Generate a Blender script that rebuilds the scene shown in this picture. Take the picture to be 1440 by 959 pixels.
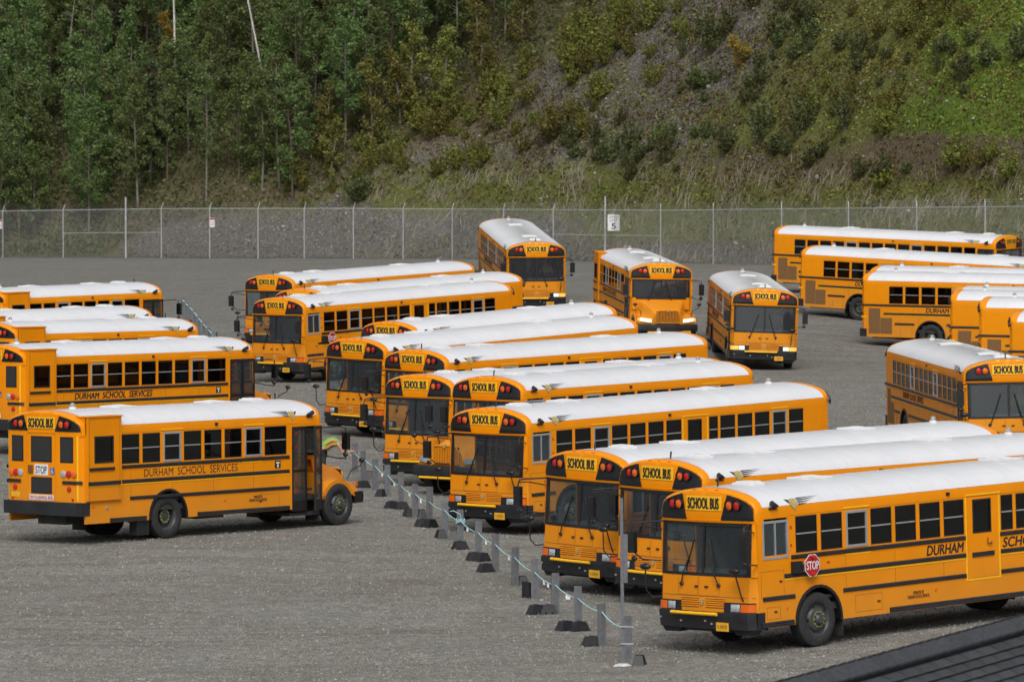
import bpy, bmesh, math, random
import numpy as np
from mathutils import Matrix, Vector
random.seed(7); rng = np.random.default_rng(7)
R = math.radians
for o in list(bpy.data.objects): bpy.data.objects.remove(o)
scene = bpy.context.scene
COL = scene.collection

# ------------------------------------------------------------------ camera
FPX, CAM_H, HOR, PW, PH = 7400.0, 11.0, 102.0, 1440.0, 959.0
PITCH = math.atan((PH/2 - HOR)/FPX)
cam_d = bpy.data.cameras.new('camera'); cam = bpy.data.objects.new('camera', cam_d); COL.objects.link(cam)
cam_d.sensor_width = 36; cam_d.lens = 36*FPX/PW; cam_d.clip_start = 1; cam_d.clip_end = 3000
cam.location = (0, 0, CAM_H); cam.rotation_euler = (math.pi/2 - PITCH, 0, 0)
cam_d.dof.use_dof = True; cam_d.dof.focus_distance = 125; cam_d.dof.aperture_fstop = 4.5
scene.camera = cam
scene.render.resolution_x, scene.render.resolution_y = 1024, 681

# ------------------------------------------------------------------ light
world = bpy.data.worlds.new('World'); scene.world = world; world.use_nodes = True
wn, wl = world.node_tree.nodes, world.node_tree.links
wn.clear()
w_out = wn.new('ShaderNodeOutputWorld'); w_bg = wn.new('ShaderNodeBackground'); w_sky = wn.new('ShaderNodeTexSky')
w_hsv = wn.new('ShaderNodeHueSaturation')
SUN_EL, SUN_AZ = 50.0, 180.0           # azimuth the light comes from, degrees clockwise from +Y
w_sky.sky_type = 'NISHITA'; w_sky.sun_disc = False; w_sky.sun_elevation = R(SUN_EL); w_sky.sun_rotation = R(SUN_AZ)
w_sky.air_density = 1.0; w_sky.dust_density = 4.0; w_sky.ozone_density = 1.0
w_hsv.inputs['Saturation'].default_value = 0.22
w_bg.inputs['Strength'].default_value = 0.125
wl.new(w_sky.outputs[0], w_hsv.inputs['Color']); wl.new(w_hsv.outputs[0], w_bg.inputs[0]); wl.new(w_bg.outputs[0], w_out.inputs[0])
sun_d = bpy.data.lights.new('sun', 'SUN'); sun = bpy.data.objects.new('sun', sun_d); COL.objects.link(sun)
sun_d.energy = 1.4; sun_d.angle = R(28); sun_d.color = (1.0, 0.97, 0.93)
az, el = R(SUN_AZ), R(SUN_EL)
sdir = Vector((math.sin(az)*math.cos(el), math.cos(az)*math.cos(el), math.sin(el)))
sun.rotation_euler = sdir.to_track_quat('Z', 'Y').to_euler()
scene.view_settings.view_transform = 'Standard'; scene.view_settings.look = 'None'
scene.view_settings.exposure = 0.2; scene.view_settings.gamma = 1.0
scene.cycles.max_bounces = 8; scene.cycles.transparent_max_bounces = 24; scene.cycles.use_denoising = True

def ray(px, py):
    cx, cy = (px - PW/2)/FPX, -(py - PH/2)/FPX
    return np.array([cx, math.cos(PITCH) + cy*math.sin(PITCH), cy*math.cos(PITCH) - math.sin(PITCH)])

# ------------------------------------------------------------------ materials
def s2l(c):
    return tuple((x/12.92 if x <= .04045 else ((x+.055)/1.055)**2.4) for x in c)
def new_mat(name):
    m = bpy.data.materials.new(name); m.use_nodes = True
    nt = m.node_tree; nt.nodes.clear()
    out = nt.nodes.new('ShaderNodeOutputMaterial'); b = nt.nodes.new('ShaderNodeBsdfPrincipled')
    nt.links.new(b.outputs[0], out.inputs[0])
    return m, nt, b, out
def N(nt, t, **kw):
    n = nt.nodes.new(t)
    for k, v in kw.items():
        if k in ('operation', 'blend_type', 'data_type', 'feature', 'distance', 'noise_dimensions', 'attribute_name', 'interpolation_type'): setattr(n, k, v)
        else: n.inputs[k].default_value = v
    return n
def noise(nt, vec, scale, detail=3, rough=.55):
    n = N(nt, 'ShaderNodeTexNoise', Scale=scale, Detail=detail, Roughness=rough); nt.links.new(vec, n.inputs['Vector']); return n.outputs['Fac']
def ramp(nt, fac, stops, interp='LINEAR'):
    r = nt.nodes.new('ShaderNodeValToRGB'); r.color_ramp.interpolation = interp
    while len(r.color_ramp.elements) < len(stops): r.color_ramp.elements.new(.5)
    for e, (p, c) in zip(r.color_ramp.elements, stops): e.position = p; e.color = (*c, 1) if len(c) == 3 else c
    nt.links.new(fac, r.inputs[0]); return r.outputs[0]
def mix(nt, fac, a, b, blend='MIX'):
    n = nt.nodes.new('ShaderNodeMix'); n.data_type = 'RGBA'; n.blend_type = blend; n.clamp_factor = True
    for i, v in ((0, fac), (6, a), (7, b)):
        if isinstance(v, (int, float)): n.inputs[i].default_value = v
        elif isinstance(v, tuple): n.inputs[i].default_value = (*v, 1)
        else: nt.links.new(v, n.inputs[i])
    return n.outputs[2]
def mth(nt, op, a, b=0.0, clamp=False):
    n = nt.nodes.new('ShaderNodeMath'); n.operation = op; n.use_clamp = clamp
    for i, v in ((0, a), (1, b)):
        if isinstance(v, (int, float)): n.inputs[i].default_value = v
        else: nt.links.new(v, n.inputs[i])
    return n.outputs[0]
def bump(nt, h, strength, dist, b):
    n = N(nt, 'ShaderNodeBump', Strength=strength, Distance=dist); nt.links.new(h, n.inputs['Height']); nt.links.new(n.outputs[0], b.inputs['Normal'])

MAT = {}
def simple(name, col, rough=.5, metal=0, var=.12, scale=6, coat=0, emit=None, es=0, spec=.5):
    m, nt, b, out = new_mat(name)
    tc = nt.nodes.new('ShaderNodeTexCoord')
    f = noise(nt, tc.outputs['Object'], scale, 4)
    c = ramp(nt, f, [(.3, tuple(x*(1-var) for x in col)), (.7, tuple(min(1, x*(1+var)) for x in col))])
    nt.links.new(c, b.inputs['Base Color'])
    b.inputs['Roughness'].default_value = rough; b.inputs['Metallic'].default_value = metal
    b.inputs['Coat Weight'].default_value = coat; b.inputs['Specular IOR Level'].default_value = spec
    if emit: b.inputs['Emission Color'].default_value = (*emit, 1); b.inputs['Emission Strength'].default_value = es
    MAT[name] = m; return m

def paint(name, col, dustamt):
    m, nt, b, out = new_mat(name)
    tc = nt.nodes.new('ShaderNodeTexCoord'); oi = nt.nodes.new('ShaderNodeObjectInfo')
    sep = nt.nodes.new('ShaderNodeSeparateXYZ'); nt.links.new(tc.outputs['Object'], sep.inputs[0])
    f = noise(nt, tc.outputs['Object'], 1.3, 4)
    base = ramp(nt, f, [(.3, tuple(x*.93 for x in col)), (.7, tuple(min(1, x*1.05) for x in col))])
    low = mth(nt, 'MULTIPLY_ADD', sep.outputs['Z'], -0.75); nt.nodes[-1].inputs[2].default_value = 1.35
    low = mth(nt, 'MAXIMUM', low, 0.06)
    mp = N(nt, 'ShaderNodeMapping', Scale=(.8, .8, .35)); nt.links.new(tc.outputs['Object'], mp.inputs[0])
    dn = noise(nt, mp.outputs[0], 5, 6, .7)
    amt = mth(nt, 'MULTIPLY', mth(nt, 'MULTIPLY', low, dn), dustamt, True)
    hv = N(nt, 'ShaderNodeHueSaturation'); nt.links.new(base, hv.inputs['Color']); nt.links.new(mth(nt, 'MULTIPLY_ADD', oi.outputs['Random'], .08), hv.inputs['Value']); nt.nodes[-1].inputs[2].default_value = .96; base = hv.outputs[0]
    c = mix(nt, amt, base, (.40, .22, .055))
    nt.links.new(c, b.inputs['Base Color'])
    nt.links.new(mth(nt, 'MULTIPLY_ADD', amt, .4), b.inputs['Roughness']); nt.nodes[-1].inputs[2].default_value = .34
    b.inputs['Coat Weight'].default_value = .03; b.inputs['Coat Roughness'].default_value = .15; b.inputs['Specular IOR Level'].default_value = .16
    hn = noise(nt, tc.outputs['Object'], .9, 2)
    bump(nt, hn, .25, .02, b)
    MAT[name] = m
YEL = (.76, .245, .0003)
paint('bus_yellow', YEL, .65)
paint('bus_yellow_dusty', (.73, .245, .002), .8)
simple('edge_yellow', (.86, .46, .004), .45, var=.05)
simple('sign_yellow', (.86, .46, .01), .5, var=.04)
simple('trim_black', (.012, .012, .014), .38, var=.3)
simple('rub_rail_black', (.014, .015, .018), .5, var=.4, scale=3)
simple('hood_black', (.010, .011, .014), .22, var=.2)
simple('print_black', (.015, .013, .012), .6)
simple('print_faded', (.16, .06, .01), .7)
simple('rubber', (.022, .022, .024), .8, var=.4, scale=12)
simple('rim_dark', (.055, .055, .058), .5, metal=.2, var=.4)
simple('hub_green', (.13, .17, .05), .5, var=.3)
simple('silver', (.48, .49, .51), .35, metal=.6, var=.1)
simple('mirror_glass', (.5, .52, .55), .05, metal=1, var=.02)
simple('lens_red', (.50, .012, .010), .18, coat=.4, var=.1)
simple('lens_amber', (.72, .13, .006), .18, coat=.4, var=.1)
simple('lens_clear', (.55, .58, .62), .12, metal=.5, var=.3, scale=30)
simple('lamp_lit', (.9, .9, .8), .2, emit=(1, .84, .62), es=.5)
simple('lamp_amber_lit', (.9, .5, .1), .2, emit=(1, .42, .06), es=.5)
simple('white_vinyl', (.70, .70, .71), .5, var=.05)
simple('stop_red', (.42, .008, .012), .4, var=.1)
simple('interior_dark', (.03, .032, .03), .8, var=.3)
simple('seat_vinyl', (.05, .028, .014), .6, var=.3)
simple('dash_grey', (.28, .30, .31), .7)
simple('vent_mesh', (.17, .085, .025), .7, var=.3, scale=20)
simple('shield_gold', (.42, .34, .14), .5, metal=.2, var=.35, scale=30)
simple('plate_orange', (.75, .38, .02), .5)
simple('blue', (.03, .09, .36), .5)
simple('post_grey', (.125, .13, .14), .65, var=.22, scale=9)
simple('galvanised', (.46, .475, .49), .5, metal=.35, var=.2, scale=8)
simple('wire_grey', (.27, .275, .28), .6, metal=.3, var=.2)
simple('rope_cyan', (.34, .60, .62), .6, var=.25, scale=30)
simple('concrete_white', (.48, .48, .50), .8, var=.25, scale=14)
simple('pallid_tag', (.8, .8, .82), .6)
simple('skin', (.42, .22, .14), .55)
simple('hair_dark', (.02, .015, .012), .7)
simple('vest_lime', (.20, .38, .06), .6, var=.1)
simple('vest_orange', (.55, .15, .05), .6)
simple('trousers_dark', (.02, .022, .03), .8)
simple('bark_grey', (.16, .145, .115), .9, var=.4, scale=3)
simple('bark_brown', (.085, .065, .045), .9, var=.4, scale=4)
simple('bark_white', (.50, .48, .44), .8, var=.3, scale=3)
simple('pebble', (.225, .218, .198), .9, var=.5, scale=3)
simple('boulder_grey', (.30, .295, .285), .9, var=.35, scale=3)

def roof_mat(name, k):
    m, nt, b, out = new_mat(name)
    tc = nt.nodes.new('ShaderNodeTexCoord')
    sep = nt.nodes.new('ShaderNodeSeparateXYZ'); nt.links.new(tc.outputs['Object'], sep.inputs[0])
    n1 = noise(nt, tc.outputs['Object'], .8, 4); mp = N(nt, 'ShaderNodeMapping', Scale=(1.2, .25, 1)); nt.links.new(tc.outputs['Object'], mp.inputs[0])
    n2 = noise(nt, mp.outputs[0], 5, 5)
    # grime on the flat crown, with the hill's dark reflection painted into the grey
    crown = mth(nt, 'SUBTRACT', 1.0, mth(nt, 'MULTIPLY', mth(nt, 'ABSOLUTE', sep.outputs['Y']), 1.15), True)
    g = mth(nt, 'MULTIPLY', crown, mth(nt, 'MULTIPLY_ADD', n2, 1.1), True); nt.nodes[-2].inputs[2].default_value = .0
    base = ramp(nt, n1, [(.25, (.585, .595, .62)), (.75, (.655, .66, .68))])
    ms = N(nt, 'ShaderNodeMapping', Scale=(3.2, .5, .5)); nt.links.new(tc.outputs['Object'], ms.inputs[0])
    base = mix(nt, mth(nt, 'MULTIPLY', ramp(nt, noise(nt, ms.outputs[0], 1.6, 5, .65), [(.5, (0, 0, 0)), (.72, (1, 1, 1))]), .20), base, (.42, .42, .41))
    c = mix(nt, mth(nt, 'MULTIPLY', g, k), base, (.27, .28, .27))
    nt.links.new(c, b.inputs['Base Color']); b.inputs['Roughness'].default_value = .38
    MAT[name] = m
roof_mat('roof_white', .5); roof_mat('roof_grime_reflection', 1.5)

def glass_mat(name, tint, gloss, body, rough=.03, df_mix=.10):
    m, nt, b, out = new_mat(name); nt.nodes.remove(b)
    tr = N(nt, 'ShaderNodeBsdfTransparent'); tr.inputs[0].default_value = (*tint, 1)
    gl = N(nt, 'ShaderNodeBsdfGlossy', Roughness=rough); gl.inputs[0].default_value = (.95, .97, 1, 1)
    df = N(nt, 'ShaderNodeBsdfDiffuse'); df.inputs[0].default_value = (*body, 1)
    fr = N(nt, 'ShaderNodeFresnel', IOR=1.5)
    fac = mth(nt, 'MULTIPLY_ADD', fr.outputs[0], .75); nt.nodes[-1].inputs[2].default_value = gloss
    a = nt.nodes.new('ShaderNodeMixShader'); a.inputs[0].default_value = df_mix
    nt.links.new(tr.outputs[0], a.inputs[1]); nt.links.new(df.outputs[0], a.inputs[2])
    mx = nt.nodes.new('ShaderNodeMixShader'); nt.links.new(fac, mx.inputs[0]); nt.links.new(a.outputs[0], mx.inputs[1]); nt.links.new(gl.outputs[0], mx.inputs[2])
    nt.links.new(mx.outputs[0], out.inputs[0]); MAT[name] = m
glass_mat('glass_dark', (.16, .15, .14), .015, (.01, .01, .01))
glass_mat('glass_shield', (.46, .54, .55), .03, (.12, .15, .17), df_mix=.18)  # diffuse share puts a grey-teal haze of reflection into the glass colour
glass_mat('glass_clear', (.86, .90, .90), .0, (.25, .28, .28))
glass_mat('glass_rear', (.15, .15, .15), .06, (.16, .16, .17), .25)

# ---- ground / hill materials
def gravel_mat():
    m, nt, b, out = new_mat('gravel')
    tc = nt.nodes.new('ShaderNodeTexCoord'); P = tc.outputs['Object']
    mp = N(nt, 'ShaderNodeMapping', Scale=(.16, 1.0, 1), Rotation=(0, 0, R(-12))); nt.links.new(P, mp.inputs[0])
    streak = noise(nt, mp.outputs[0], .55, 6, .62)
    mp2 = N(nt, 'ShaderNodeMapping', Scale=(.10, .9, 1), Rotation=(0, 0, R(-28))); nt.links.new(P, mp2.inputs[0])
    streak2 = noise(nt, mp2.outputs[0], .9, 5, .6)
    big = noise(nt, P, .045, 4)
    base = ramp(nt, streak, [(.28, (.160, .157, .140)), (.5, (.188, .185, .168)), (.72, (.218, .214, .196))])
    base = mix(nt, mth(nt, 'MULTIPLY', ramp(nt, streak2, [(.54, (0, 0, 0)), (.66, (1, 1, 1))]), .35), base, (.135, .115, .088))
    base = mix(nt, mth(nt, 'MULTIPLY', ramp(nt, big, [(.45, (0, 0, 0)), (.62, (1, 1, 1))]), .25), base, (.225, .22, .205))
    mp3 = N(nt, 'ShaderNodeMapping', Scale=(.07, 1.0, 1), Rotation=(0, 0, R(-16))); nt.links.new(P, mp3.inputs[0])
    rut = noise(nt, mp3.outputs[0], 2.2, 4, .6); rm = noise(nt, P, .09, 3)
    base = mix(nt, mth(nt, 'MULTIPLY', ramp(nt, rut, [(.50, (0, 0, 0)), (.60, (1, 1, 1))]), mth(nt, 'MULTIPLY', ramp(nt, rm, [(.42, (0, 0, 0)), (.62, (1, 1, 1))]), .6)), base, (.115, .102, .080))
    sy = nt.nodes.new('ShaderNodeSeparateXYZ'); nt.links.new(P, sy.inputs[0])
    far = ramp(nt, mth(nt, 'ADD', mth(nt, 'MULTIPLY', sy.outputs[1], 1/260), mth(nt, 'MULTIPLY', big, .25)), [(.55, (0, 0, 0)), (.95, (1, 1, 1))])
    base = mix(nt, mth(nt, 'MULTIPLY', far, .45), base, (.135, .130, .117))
    mp4 = N(nt, 'ShaderNodeMapping', Scale=(.06, 1.0, 1), Rotation=(0, 0, R(-9)), Location=(3, 7, 0)); nt.links.new(P, mp4.inputs[0])
    lane = noise(nt, mp4.outputs[0], .8, 3, .5)
    base = mix(nt, mth(nt, 'MULTIPLY', ramp(nt, lane, [(.52, (0, 0, 0)), (.6, (1, 1, 1))]), .2), base, (.25, .246, .228))
    for cx, cy, r0, w in ((-60., 200., 104., .9), (-60., 200., 106.4, .7), (40., 30., 96., .9), (40., 30., 93.8, .7), (-30., 60., 52., .8)):
        vm = N(nt, 'ShaderNodeVectorMath', operation='DISTANCE'); nt.links.new(P, vm.inputs[0]); vm.inputs[1].default_value = (cx, cy, 0)
        dd = mth(nt, 'ABSOLUTE', mth(nt, 'SUBTRACT', mth(nt, 'ADD', vm.outputs['Value'], mth(nt, 'MULTIPLY', big, 3.0)), r0+1.5))
        band = mth(nt, 'MULTIPLY', mth(nt, 'SUBTRACT', 1.0, mth(nt, 'MULTIPLY', dd, 1/w), True), noise(nt, P, .5, 4))
        base = mix(nt, mth(nt, 'MULTIPLY', band, .55, True), base, (.135, .126, .108))
    base = mix(nt, 1.0, base, ramp(nt, noise(nt, P, 1.3, 6, .75), [(.3, (.78, .78, .78)), (.7, (1.2, 1.2, 1.2))]), 'MULTIPLY')
    mud = noise(nt, P, .28, 5, .65); base = mix(nt, mth(nt, 'MULTIPLY', ramp(nt, mud, [(.58, (0, 0, 0)), (.68, (1, 1, 1))]), .45), base, (.135, .112, .080))
    v = N(nt, 'ShaderNodeTexVoronoi', Scale=26.0); nt.links.new(P, v.inputs['Vector'])
    sc = nt.nodes.new('ShaderNodeSeparateColor'); nt.links.new(v.outputs['Color'], sc.inputs[0])
    st = ramp(nt, sc.outputs[0], [(0, (.62, .62, .62)), (.5, (.95, .95, .95)), (.85, (1.08, 1.08, 1.07)), (1, (1.4, 1.39, 1.36))])
    c = mix(nt, 1.0, base, st, 'MULTIPLY')
    v2 = N(nt, 'ShaderNodeTexVoronoi', Scale=9.0); nt.links.new(P, v2.inputs['Vector'])
    s2 = nt.nodes.new('ShaderNodeSeparateColor'); nt.links.new(v2.outputs['Color'], s2.inputs[0])
    st2 = ramp(nt, s2.outputs[1], [(0, (.8, .8, .8)), (.6, (1.0, 1.0, 1.0)), (1, (1.2, 1.19, 1.17))])
    c = mix(nt, 1.0, c, st2, 'MULTIPLY')
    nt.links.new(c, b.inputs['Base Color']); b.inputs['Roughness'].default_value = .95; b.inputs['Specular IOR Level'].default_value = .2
    hh = mth(nt, 'ADD', mth(nt, 'MULTIPLY', v.outputs['Distance'], -1.0), noise(nt, P, 7, 4))
    bump(nt, hh, .4, .03, b); MAT['gravel'] = m
gravel_mat()

def hill_mat():
    m, nt, b, out = new_mat('hill_soil')
    tc = nt.nodes.new('ShaderNodeTexCoord'); P = tc.outputs['Object']
    at = N(nt, 'ShaderNodeAttribute', attribute_name='cover')
    s = nt.nodes.new('ShaderNodeSeparateColor'); nt.links.new(at.outputs['Color'], s.inputs[0])
    # scree: grey-brown stones
    v = N(nt, 'ShaderNodeTexVoronoi', Scale=6.0); nt.links.new(P, v.inputs['Vector'])
    sv = nt.nodes.new('ShaderNodeSeparateColor'); nt.links.new(v.outputs['Color'], sv.inputs[0])
    v3 = N(nt, 'ShaderNodeTexVoronoi', Scale=15.0); nt.links.new(P, v3.inputs['Vector'])
    sv3 = nt.nodes.new('ShaderNodeSeparateColor'); nt.links.new(v3.outputs['Color'], sv3.inputs[0])
    scree = ramp(nt, sv3.outputs[0], [(0, (.066, .060, .051)), (.5, (.096, .089, .078)), (.92, (.128, .120, .106)), (1, (.30, .29, .27))])
    scree = mix(nt, 1.0, scree, ramp(nt, sv.outputs[1], [(0, (.85, .84, .82)), (.85, (1.08, 1.08, 1.08)), (.97, (1.15, 1.15, 1.15)), (1, (1.9, 1.9, 1.9))]), 'MULTIPLY')
    n1 = noise(nt, P, 1.1, 6, .7); n2 = noise(nt, P, 3.5, 5, .7)
    brown = ramp(nt, n2, [(.3, (.06, .048, .030)), (.7, (.15, .118, .075))])
    green = ramp(nt, n2, [(.3, (.055, .062, .020)), (.55, (.11, .118, .034)), (.8, (.17, .17, .060))])
    vivid = ramp(nt, n2, [(.3, (.05, .08, .012)), (.7, (.115, .165, .028))])
    c = scree
    c = mix(nt, ramp(nt, mth(nt, 'ADD', s.outputs[0], n1), [(.72, (0, 0, 0)), (.95, (1, 1, 1))]), c, green)
    c = mix(nt, ramp(nt, mth(nt, 'ADD', s.outputs[1], n2), [(.82, (0, 0, 0)), (1.0, (1, 1, 1))]), c, brown)
    c = mix(nt, ramp(nt, mth(nt, 'ADD', s.outputs[2], n1), [(.80, (0, 0, 0)), (1.0, (1, 1, 1))]), c, vivid)
    nt.links.new(c, b.inputs['Base Color']); b.inputs['Roughness'].default_value = 1; b.inputs['Specular IOR Level'].default_value = .1
    bump(nt, mth(nt, 'ADD', n2, mth(nt, 'MULTIPLY', v.outputs['Distance'], -.5)), .8, .12, b)
    MAT['hill_soil'] = m
hill_mat()

def leaf_mat(name, cols, hue=.04):
    m, nt, b, out = new_mat(name)
    tc = nt.nodes.new('ShaderNodeTexCoord'); oi = nt.nodes.new('ShaderNodeObjectInfo')
    at = N(nt, 'ShaderNodeAttribute', attribute_name='leafvar')
    c = ramp(nt, at.outputs['Fac'], [(0, cols[0]), (.5, cols[1]), (1, cols[2])])
    h = N(nt, 'ShaderNodeHueSaturation')
    nt.links.new(mth(nt, 'MULTIPLY_ADD', oi.outputs['Random'], hue*2), h.inputs['Hue']); nt.nodes[-1].inputs[2].default_value = .5 - hue
    nt.links.new(mth(nt, 'MULTIPLY_ADD', oi.outputs['Random'], .5), h.inputs['Value']); nt.nodes[-1].inputs[2].default_value = .78
    nt.links.new(c, h.inputs['Color']); nt.links.new(h.outputs[0], b.inputs['Base Color'])
    b.inputs['Roughness'].default_value = .6; b.inputs['Specular IOR Level'].default_value = .35
    tl = nt.nodes.new('ShaderNodeBsdfTranslucent'); nt.links.new(h.outputs[0], tl.inputs[0])
    mx = nt.nodes.new('ShaderNodeMixShader'); mx.inputs[0].default_value = .36
    nt.links.new(b.outputs[0], mx.inputs[1]); nt.links.new(tl.outputs[0], mx.inputs[2]); nt.links.new(mx.outputs[0], out.inputs[0])
    MAT[name] = m
leaf_mat('leaf_aspen', [(.078, .112, .032), (.125, .172, .050), (.19, .24, .085)], .03)
leaf_mat('leaf_olive', [(.11, .12, .024), (.19, .19, .038), (.29, .275, .075)], .03)
leaf_mat('leaf_spruce', [(.022, .032, .014), (.036, .052, .020), (.058, .076, .030)])
leaf_mat('leaf_shrub', [(.062, .074, .024), (.105, .120, .040), (.18, .19, .075)], .03)
leaf_mat('leaf_gold', [(.16, .11, .015), (.26, .16, .02), (.36, .22, .03)])
leaf_mat('leaf_vivid', [(.10, .15, .018), (.18, .25, .032), (.27, .36, .065)])
leaf_mat('grass_dry', [(.22, .195, .135), (.36, .325, .245), (.52, .48, .39)], .01)
leaf_mat('grass_green', [(.05, .08, .012), (.09, .135, .02), (.16, .20, .045)])

# ------------------------------------------------------------------ mesh helpers
CACHE = {}
class MB:
    """collects faces; coordinates are given as (u, v, z): u runs BACK from the nose, v to the left"""
    def __init__(s, flip=True): s.v = []; s.f = []; s.m = []; s.flip = flip
    def add(s, vs, fs, m=0):
        o = len(s.v); s.v += [tuple(p) for p in vs]; s.f += [tuple(i+o for i in f) for f in fs]; s.m += [m]*len(fs)
    def box(s, u0, u1, v0, v1, z0, z1, m=0):
        s.add([(a, b, c) for c in (z0, z1) for b in (v0, v1) for a in (u0, u1)],
              [(0, 1, 3, 2), (4, 6, 7, 5), (0, 4, 5, 1), (2, 3, 7, 6), (0, 2, 6, 4), (1, 5, 7, 3)], m)
    def prism(s, poly, v0, v1, m=0):
        n = len(poly)
        s.add([(a, v0, b) for a, b in poly] + [(a, v1, b) for a, b in poly],
              [tuple(range(n)), tuple(range(2*n-1, n-1, -1))] + [(i, (i+1) % n, n+(i+1) % n, n+i) for i in range(n)], m)
    def prismu(s, poly, u0, u1, m=0):   # polygon in (v, z)
        n = len(poly)
        s.add([(u0, a, b) for a, b in poly] + [(u1, a, b) for a, b in poly],
              [tuple(range(n)), tuple(range(2*n-1, n-1, -1))] + [(i, (i+1) % n, n+(i+1) % n, n+i) for i in range(n)], m)
    def grid(s, pts, m=0):              # pts[i][j]
        a, b = len(pts), len(pts[0])
        s.add([p for row in pts for p in row], [(i*b+j, i*b+j+1, (i+1)*b+j+1, (i+1)*b+j) for i in range(a-1) for j in range(b-1)], m)
    def tube(s, pts, r, n=6, m=0):
        pts = [Vector(p) for p in pts]; rr = r if isinstance(r, (list, tuple)) else [r]*len(pts); rings = []
        for i, p in enumerate(pts):
            d = (pts[min(i+1, len(pts)-1)] - pts[max(i-1, 0)]).normalized()
            a = d.orthogonal().normalized() if i == 0 else (a - d*a.dot(d)).normalized(); b = d.cross(a)
            rings.append([p + (a*math.cos(2*math.pi*k/n) + b*math.sin(2*math.pi*k/n))*rr[i] for k in range(n)])
        o = [q for ring in rings for q in ring]; fs = []
        for i in range(len(pts)-1):
            for k in range(n): fs.append((i*n+k, i*n+(k+1) % n, (i+1)*n+(k+1) % n, (i+1)*n+k))
        fs += [tuple(range(n)), tuple(range(len(o)-1, len(o)-n-1, -1))]
        s.add(o, fs, m)
    def lathe(s, prof, c, n=24, m=0, axis='v', cap=True):   # prof: (radius, axial)
        o = []
        for r, a in prof:
            for k in range(n):
                x, z = r*math.cos(2*math.pi*k/n), r*math.sin(2*math.pi*k/n)
                o.append((c[0]+x, c[1]+a, c[2]+z) if axis == 'v' else ((c[0]+a, c[1]+x, c[2]+z) if axis == 'u' else (c[0]+x, c[1]+z, c[2]+a)))
        fs = [(i*n+k, i*n+(k+1) % n, (i+1)*n+(k+1) % n, (i+1)*n+k) for i in range(len(prof)-1) for k in range(n)]
        if cap and prof[0][0] > 1e-4: fs.append(tuple(range(n)))
        if cap and prof[-1][0] > 1e-4: fs.append(tuple(range((len(prof)-1)*n+n-1, (len(prof)-1)*n-1, -1)))
        s.add(o, fs, m)
    def blob(s, c, rx, ry, rz, m=0, n=10, k=6):
        pts = [[(c[0]+rx*math.sin(math.pi*i/k)*math.cos(2*math.pi*j/n), c[1]+ry*math.sin(math.pi*i/k)*math.sin(2*math.pi*j/n), c[2]+rz*math.cos(math.pi*i/k)) for j in range(n+1)] for i in range(k+1)]
        s.grid(pts, m)
    def mesh(s, name, mats, smooth=None):
        me = bpy.data.meshes.new(name)
        sg = -1 if s.flip else 1
        me.from_pydata([(sg*a, b, c) for a, b, c in s.v], [], s.f)
        for mm in mats: me.materials.append(MAT[mm])
        me.polygons.foreach_set('material_index', s.m)
        bm = bmesh.new(); bm.from_mesh(me); bmesh.ops.remove_doubles(bm, verts=bm.verts, dist=1e-5)
        bmesh.ops.recalc_face_normals(bm, faces=bm.faces)
        ng = [f for f in bm.faces if len(f.verts) > 4]
        if ng: bmesh.ops.triangulate(bm, faces=ng)
        bm.to_mesh(me); bm.free()
        if smooth:
            me.polygons.foreach_set('use_smooth', [True]*len(me.polygons)); me.set_sharp_from_angle(angle=R(smooth))
        return me
def link(name, me, parent=None, label=None, cat=None, group=None, kind=None):
    o = bpy.data.objects.new(name, me); COL.objects.link(o)
    if parent: o.parent = parent
    if label: o['label'] = label
    if cat: o['category'] = cat
    if group: o['group'] = group
    if kind: o['kind'] = kind
    return o
def part(name, key, fn, mats, parent, smooth=None, label=None):
    """one part; its mesh is built once per key and shared by every copy"""
    key = (name, key)
    if key not in CACHE:
        mb = MB(); fn(mb); CACHE[key] = mb.mesh(name, mats, smooth)
    return link(name, CACHE[key], parent, label)
def text_mesh(lines, h, mat, width=None, bold=.0, shear=0, spacing=1.0, key=None, depth=.003):
    key = ('text', tuple(lines), h, mat, width, bold, shear)
    if key in CACHE: return CACHE[key]
    cu = bpy.data.curves.new('lettering', 'FONT'); cu.body = '\n'.join(lines); cu.align_x = 'CENTER'; cu.align_y = 'CENTER'
    cu.size = 1; cu.offset = 0; cu.shear = shear; cu.resolution_u = 3; cu.space_line = .85; cu.space_character = spacing; cu.extrude = 0.0
    ob = bpy.data.objects.new('t', cu); COL.objects.link(ob)
    dg = bpy.context.evaluated_depsgraph_get(); dg.update()
    me = bpy.data.meshes.new_from_object(ob.evaluated_get(dg)); bpy.data.objects.remove(ob)
    co = np.zeros(len(me.vertices)*3); me.vertices.foreach_get('co', co); co = co.reshape(-1, 3)
    mn, mx = co.min(0), co.max(0); co -= (mn+mx)/2
    sy = h/(mx[1]-mn[1]); sx = (width/(mx[0]-mn[0])) if width else sy
    co[:, 0] *= sx; co[:, 1] *= sy; co[:, 2] = 0
    me.vertices.foreach_set('co', co.ravel()); me.materials.clear(); me.materials.append(MAT[mat]); me.update()
    if bold:
        d = h*bold*2.2; vs = [v.co.copy() for v in me.vertices]; fs = [tuple(p.vertices) for p in me.polygons]; nv = len(vs)
        V_ = [(v.x+dx, v.y+dy, .0006*i) for i, (dx, dy) in enumerate(((-d, 0), (d, 0), (0, -d*.6), (0, d*.6), (0, 0))) for v in vs]
        me = bpy.data.meshes.new('lettering'); me.from_pydata(V_, [], [tuple(j+nv*i for j in f) for i in range(5) for f in fs]); me.materials.append(MAT[mat])
    me.name = 'lettering'; CACHE[key] = me; return me
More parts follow.
